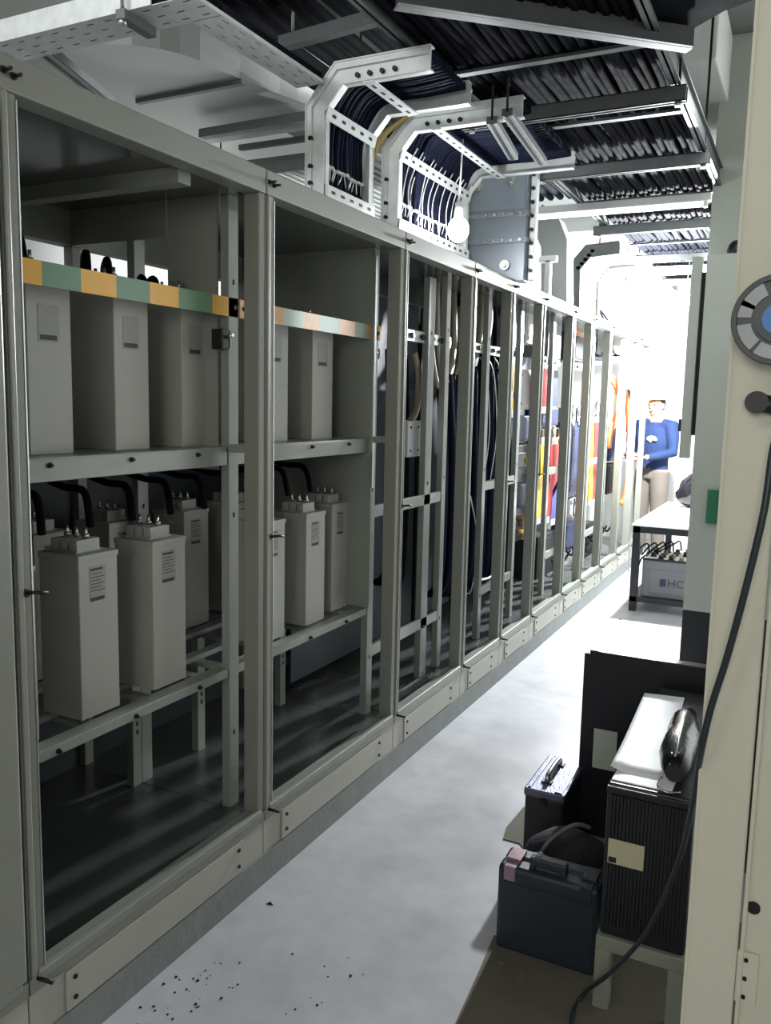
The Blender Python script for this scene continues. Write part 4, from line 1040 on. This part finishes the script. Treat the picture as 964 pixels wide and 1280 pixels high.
# silver lidded case
sx0, sx1, sy0, sy1 = -0.785, -0.60, 2.66, 3.03
sx0 = onz(655, 984, 0.25).x; sy0 = onz(655, 984, 0.25).y; sx1 = onz(706, 995, 0.25).x
q = onz(690, 943, 0.25); sy1 = q.y
t = thing('tool_case', 'black case with a hammered silver lid standing near the aisle', 'case', (sx0, sy0, 0))
obj('case_body', MB().box(sx0+0.004, sx1-0.004, sy0+0.004, sy1-0.004, 0.0, 0.225), M['black'], t, bev=0.006)
obj('lid', MB().box(sx0, sx1, sy0, sy1, 0.222, 0.250), M['silver'], t, bev=0.005)
cx, cy = (sx0+sx1)/2, (sy0+sy1)/2
obj('lid_bead', MB().box(sx0+0.012, sx0+0.022, sy0+0.01, sy1-0.01, 0.25, 0.2535).box(cx+0.035, cx+0.05, sy0+0.01, sy1-0.01, 0.25, 0.254).box(sx1-0.02, sx1-0.01, sy0+0.01, sy1-0.01, 0.25, 0.2535), M['silver'], t)
obj('handle', MB().tube(smooth_path([(cx-0.01, cy-0.08, 0.252), (cx-0.01, cy-0.075, 0.272), (cx-0.01, cy, 0.278), (cx-0.01, cy+0.075, 0.272), (cx-0.01, cy+0.08, 0.252)]), 0.009, 10), M['stud'], t)
for yy in (-0.08, 0.08): obj('handle_mount', MB().box(cx-0.028, cx+0.008, cy+yy-0.014, cy+yy+0.014, 0.25, 0.256), M['navy'], t)
obj('latch', MB().box(cx-0.010, cx+0.010, sy0-0.006, sy0+0.002, 0.20, 0.225), M['bolt'], t)
# dark power tool case in front
x0, x1, y0 = -0.697, -0.412, 2.155
t = thing('power_tool_case', 'dark blue-grey moulded tool case standing upright at the front', 'case', (x0, y0, 0))
obj('shell', MB().box(x0, x1, y0, y0+0.058, 0.0, 0.255), M['case'], t, bev=0.012)
obj('shell', MB().box(x0, x1, y0+0.061, y0+0.12, 0.0, 0.255), M['case'], t, bev=0.012)
hd = MB().box(x0+0.085, x0+0.19, y0+0.02, y0+0.05, 0.262, 0.288).box(x0+0.085, x0+0.10, y0+0.02, y0+0.05, 0.25, 0.27).box(x0+0.175, x0+0.19, y0+0.02, y0+0.05, 0.25, 0.27)
obj('handle', hd, M['case'], t, bev=0.005)
for xa in (x0+0.015, x1-0.055):
    obj('latch', MB().box(xa, xa+0.042, y0+0.03, y0+0.095, 0.252, 0.266).box(xa+0.004, xa+0.038, y0-0.003, y0+0.03, 0.215, 0.258), M['pink'] if xa < -0.6 else M['case'], t, bev=0.002)
obj('rib', MB().box(x0+0.02, x1-0.02, y0-0.003, y0+0.002, 0.20, 0.21), M['case'], t)
# pile of black bag and straps between
t = thing('tool_bag', 'slumped black fabric tool bag between the two cases', 'bag', (-0.58, 2.5, 0))
bm_ = MB().ell((-0.575, 2.48, 0.10), 0.15, 0.14, 0.13, nu=24, nv=14)
for v_ in bm_.v:
    s_ = 1+0.08*math.sin(v_.x*45+v_.y*20)*math.cos(v_.z*50)
    v_.x = -0.575+(v_.x+0.575)*s_; v_.y = 2.48+(v_.y-2.48)*s_; v_.z = max(0.001, v_.z)
obj('bag_body', bm_, mat('black_nylon', (26, 26, 34), 0.7, bump=0.3, bscale=50), t)
obj('strap', MB().tube(smooth_path([(-0.66, 2.36, 0.12), (-0.62, 2.40, 0.22), (-0.56, 2.47, 0.26), (-0.52, 2.52, 0.24)]), 0.007, 6), M['grey'], t)
obj('buckle', MB().cyl((-0.615, 2.335, 0.10), (-0.613, 2.325, 0.105), 0.014, 16), M['brown'], t)
cable([(-0.66, 2.36, 0.02), (-0.70, 2.33, 0.09), (-0.68, 2.36, 0.17), (-0.62, 2.36, 0.20), (-0.60, 2.33, 0.14)], 0.005, M['grey'], 'grey lead curled over the black tool bag', 'cord', None, 'trailing_lead')

# flat olive sheets, darker than the floor around them
o = obj('floor_mat', MB().add([(x, y, z) for z in (0.0003, 0.0035) for x, y in ((-0.715, 2.20), (-0.70, 2.05), (-0.665, 1.60), (0.30, 1.60), (0.30, 2.62), (-0.60, 2.62), (-0.62, 2.24))], [tuple(range(7)), tuple(range(7, 14))]+[(i, (i+1) % 7, (i+1) % 7+7, i+7) for i in range(7)]), mat('olive_sheet', (104, 100, 86), 0.85, var=0.18, scale=9), origin=(-0.4, 2.0, 0)); tag(o, 'olive-brown sheet on the floor under the tool case and stand', 'mat')
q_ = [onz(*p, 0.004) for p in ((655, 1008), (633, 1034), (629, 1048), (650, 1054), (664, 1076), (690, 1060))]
o = obj('olive_flap', MB().add([p+Vector((0, 0, -0.0035)) for p in q_]+q_, [tuple(range(6)), tuple(range(6, 12))]+[(i, (i+1) % 6, (i+1) % 6+6, i+6) for i in range(6)]), MATS['olive_sheet'], origin=q_[0]); tag(o, 'small olive flap lying beside the silver lidded case', 'cloth')
# floor litter
for k, (px, py, lab) in enumerate([(337, 1131, 'dark chip lying alone on the pale floor near the plinth'), (775, 775, 'small dark scrap on the bright floor before the table')]):
    p = onz(px, py, 0)
    o = obj('debris_chip', MB().add([(p.x-0.012, p.y-0.004, 0.001), (p.x+0.013, p.y+0.002, 0.001), (p.x+0.006, p.y+0.02, 0.001), (p.x-0.008, p.y+0.012, 0.001), (p.x, p.y+0.006, 0.006)], [(0,1,4), (1,2,4), (2,3,4), (3,0,4), (3,2,1,0)]), M['bolt'], origin=p); tag(o, lab, 'debris')
cr = MB()
for k in range(46):
    px = random.uniform(170, 300); py = 1262-(px-150)*0.42+random.uniform(-14, 40)
    if k > 34: px = random.uniform(330, 480); py = random.uniform(1190, 1270)
    p = onz(px, py, 0); s_ = random.uniform(0.001, 0.0035)
    cr.box(p.x-s_, p.x+s_, p.y-s_*0.8, p.y+s_*0.8, 0.0, s_*0.8)
o = obj('floor_crumbs', cr, M['bolt']); tag(o, 'dark crumbs scattered on the floor beside the plinth', 'crumbs', None, 'stuff')
for k, (px, py) in enumerate([(626, 1206), (652, 1221)]):
    p = onz(px, py, 0)
    o = obj('steel_washer', ring(Vector((0,0,0)), 0.006, 0.013, 0, 0.003), M['stud'], origin=(0,0,0)); o.rotation_euler = (math.radians(-90), 0, 0); o.location = (p.x, p.y, 0.0068)
    tag(o, ['steel washer on the floor under the tool case front edge, left one', 'steel washer on the floor right of the other washer'][k], 'washer')

# ================================================================ THE WORKER
PX, PY = -1.435, 9.05
YAW = math.radians(-22)          # chest turned a little to his right (photo left)
Rz = Matrix.Rotation(YAW, 3, 'Z')
def W(x, y, z): return Rz @ Vector((x, y, 0)) + Vector((PX, PY, z))       # local: -y = facing, +x = his left
pers = MB()
def limb(mb, pts, rs, seg=12): mb.tube([W(*p) for p in pts], 0, seg, rs=rs)
def blob(mb, c, r): mb.ell(W(*c), r[0], r[1], r[2], Rz)
# body
blob(pers, (0, 0.0, 1.585), (0.075, 0.095, 0.115)); blob(pers, (0, -0.045, 1.53), (0.052, 0.05, 0.062))
limb(pers, [(0, 0.01, 1.38), (0, 0.0, 1.47), (0, -0.01, 1.52)], [0.062, 0.054, 0.055])
limb(pers, [(0, -0.085, 1.585), (0, -0.112, 1.555), (0, -0.090, 1.545)], [0.010, 0.017, 0.012], 8)      # nose
for s in (-1, 1): blob(pers, (s*0.076, 0.005, 1.57), (0.012, 0.02, 0.03))                              # ears
for s in (-1, 1): blob(pers, (s*0.03, -0.083, 1.595), (0.018, 0.012, 0.008))                           # brows
limb(pers, [(0, 0, 0.95), (0, 0, 1.10), (0, 0, 1.25), (0, 0.01, 1.38)], [0.085, 0.085, 0.085, 0.075], 16)
hands = {1: (0.06, -0.34, 1.05), -1: (-0.10, -0.34, 1.06)}
for s in (-1, 1):
    sh = (s*0.185, 0.01, 1.37); el = (s*0.235, -0.04, 1.10); wr = (hands[s][0]+s*0.03, hands[s][1]+0.04, hands[s][2])
    limb(pers, [(s*0.10, 0.01, 1.38), sh, el, wr], [0.06, 0.055, 0.040, 0.026])
    hx, hy, hz = hands[s]
    blob(pers, (hx+s*0.005, hy-0.005, hz), (0.042, 0.045, 0.018))
    for k in range(4):
        bx_ = hx-0.028+k*0.019; L_ = (0.060, 0.068, 0.064, 0.052)[k]
        limb(pers, [(bx_, hy-0.035, hz+0.002), (bx_-s*0.006, hy-0.035-L_*0.5, hz+0.004), (bx_-s*0.010, hy-0.030-L_*0.85, hz-0.018), (bx_-s*0.010, hy-0.020-L_*0.7, hz-0.035)], [0.0095, 0.009, 0.0085, 0.007], 8)
    limb(pers, [(hx-s*0.035, hy+0.01, hz), (hx-s*0.060, hy-0.02, hz+0.006), (hx-s*0.058, hy-0.052, hz-0.008)], [0.013, 0.011, 0.009], 8)
    limb(pers, [(s*0.09, 0, 0.92), (s*0.10, -0.01, 0.50), (s*0.11, 0.02, 0.09), (s*0.115, -0.08, 0.045)], [0.095, 0.06, 0.04, 0.035])
body = obj('person', pers, M['skin'], origin=(PX, PY, 0))
rm = body.modifiers.new('fuse', 'REMESH'); rm.mode = 'VOXEL'; rm.voxel_size = 0.007; rm.use_smooth_shade = True
sm_ = body.modifiers.new('soft', 'SMOOTH'); sm_.factor = 0.5; sm_.iterations = 3
tag(body, 'worker in blue shirt and pale helmet, arms forward, standing past the cabinets', 'person')
sh = MB()
limb(sh, [(0, 0, 0.90), (0, 0, 1.02), (0, 0, 1.20), (0, 0.005, 1.33), (0, 0.01, 1.40)], [0.155, 0.150, 0.168, 0.150, 0.080], 20)
for v_ in sh.v:
    l = Rz.inverted() @ (v_-Vector((PX, PY, 0))); l.x *= 1.10; l.y *= 0.76; v_.xyz = (Rz @ l)+Vector((PX, PY, 0))
for s in (-1, 1):
    limb(sh, [(s*0.09, 0.01, 1.375), (s*0.185, 0.01, 1.365), (s*0.215, -0.01, 1.25), (s*0.24, -0.04, 1.10), (s*0.17, -0.17, 1.075), (hands[s][0]+s*0.045, hands[s][1]+0.07, hands[s][2])], [0.07, 0.076, 0.066, 0.056, 0.048, 0.036], 14)
o = obj('shirt', sh, M['shirt'], body)
rm = o.modifiers.new('fuse', 'REMESH'); rm.mode = 'VOXEL'; rm.voxel_size = 0.009; rm.use_smooth_shade = True
q = o.modifiers.new('soft', 'SMOOTH'); q.factor = 0.6; q.iterations = 8
lg = MB()
for k, (dx, dz, r_) in enumerate([(-0.035, 0, 0.018), (-0.01, 0.006, 0.022), (0.018, 0.004, 0.020), (0.04, -0.004, 0.014), (-0.015, -0.028, 0.008)]):
    p = W(0.055+dx, -0.137, 1.235+dz); lg.ell(p, r_*1.5, 0.012, r_*1.25, Rz, nu=12, nv=8)
obj('shirt_print', lg, M['white'], body, label='white chest print')
tr = MB()
limb(tr, [(0, 0, 0.98), (0, 0, 0.90), (0, 0, 0.82)], [0.142, 0.150, 0.14], 18)
for v_ in tr.v:
    l = Rz.inverted() @ (v_-Vector((PX, PY, 0))); l.x *= 1.05; l.y *= 0.80; v_.xyz = (Rz @ l)+Vector((PX, PY, 0))
for s in (-1, 1): limb(tr, [(s*0.08, 0, 0.90), (s*0.095, -0.005, 0.70), (s*0.10, -0.01, 0.48), (s*0.11, 0.015, 0.08)], [0.105, 0.095, 0.078, 0.066], 16)
o = obj('trousers', tr, M['trous'], body)
rm = o.modifiers.new('fuse', 'REMESH'); rm.mode = 'VOXEL'; rm.voxel_size = 0.012; rm.use_smooth_shade = True
for s in (-1, 1):
    m_ = MB().ell(W(s*0.115, -0.05, 0.045), 0.05, 0.14, 0.055, Rz)
    for v_ in m_.v: v_.z = max(0.002, v_.z)
    obj('shoe', m_, M['black'], body)
hr = MB().ell(W(0, 0.018, 1.60), 0.083, 0.097, 0.112, Rz)
for v_ in hr.v:
    l = Rz.inverted() @ (v_-Vector((PX, PY, 0)))
    if l.y < -0.02 and v_.z < 1.62: l.y = -0.02; v_.xyz = (Rz @ l)+Vector((PX, PY, 0))
obj('hair', hr, M['hair'], body)
hm = MB().ell(W(0, 0.01, 1.635), 0.100, 0.122, 0.105, Rz, nu=24)
for v_ in hm.v: v_.z = max(1.632, v_.z)
for k in range(24):
    pass
hm.tube([W(0.0, -0.10, 1.634), W(0, -0.16, 1.628)], 0.07, 12, rs=[0.012, 0.008])
br = [W(0.118*math.cos(a)*1.0, (0.14 if math.sin(a) > 0 else 0.175)*math.sin(a), 1.632) for a in [2*math.pi*k/28 for k in range(28)]]
hm.add([p for p in br]+[p+Vector((0, 0, 0.008)) for p in br], [tuple(range(28)), tuple(range(28, 56))]+[(i, (i+1) % 28, (i+1) % 28+28, i+28) for i in range(28)])
obj('helmet', hm, M['helmet'], body)
for s in (-1, 1): obj('eye', MB().ell(W(s*0.031, -0.088, 1.578), 0.012, 0.006, 0.007, Rz), M['hair'], body)
obj('mouth', MB().ell(W(0, -0.094, 1.512), 0.022, 0.006, 0.005, Rz), M['busr'], body)
o = obj('instruction_sheet', MB().bar(W(-0.02, -0.42, 1.075), W(-0.02, -0.32, 1.095), 0.20, 0.004), M['paper'], origin=W(-0.02, -0.4, 1.07)); tag(o, 'white sheet held in the hands of the worker', 'paper')
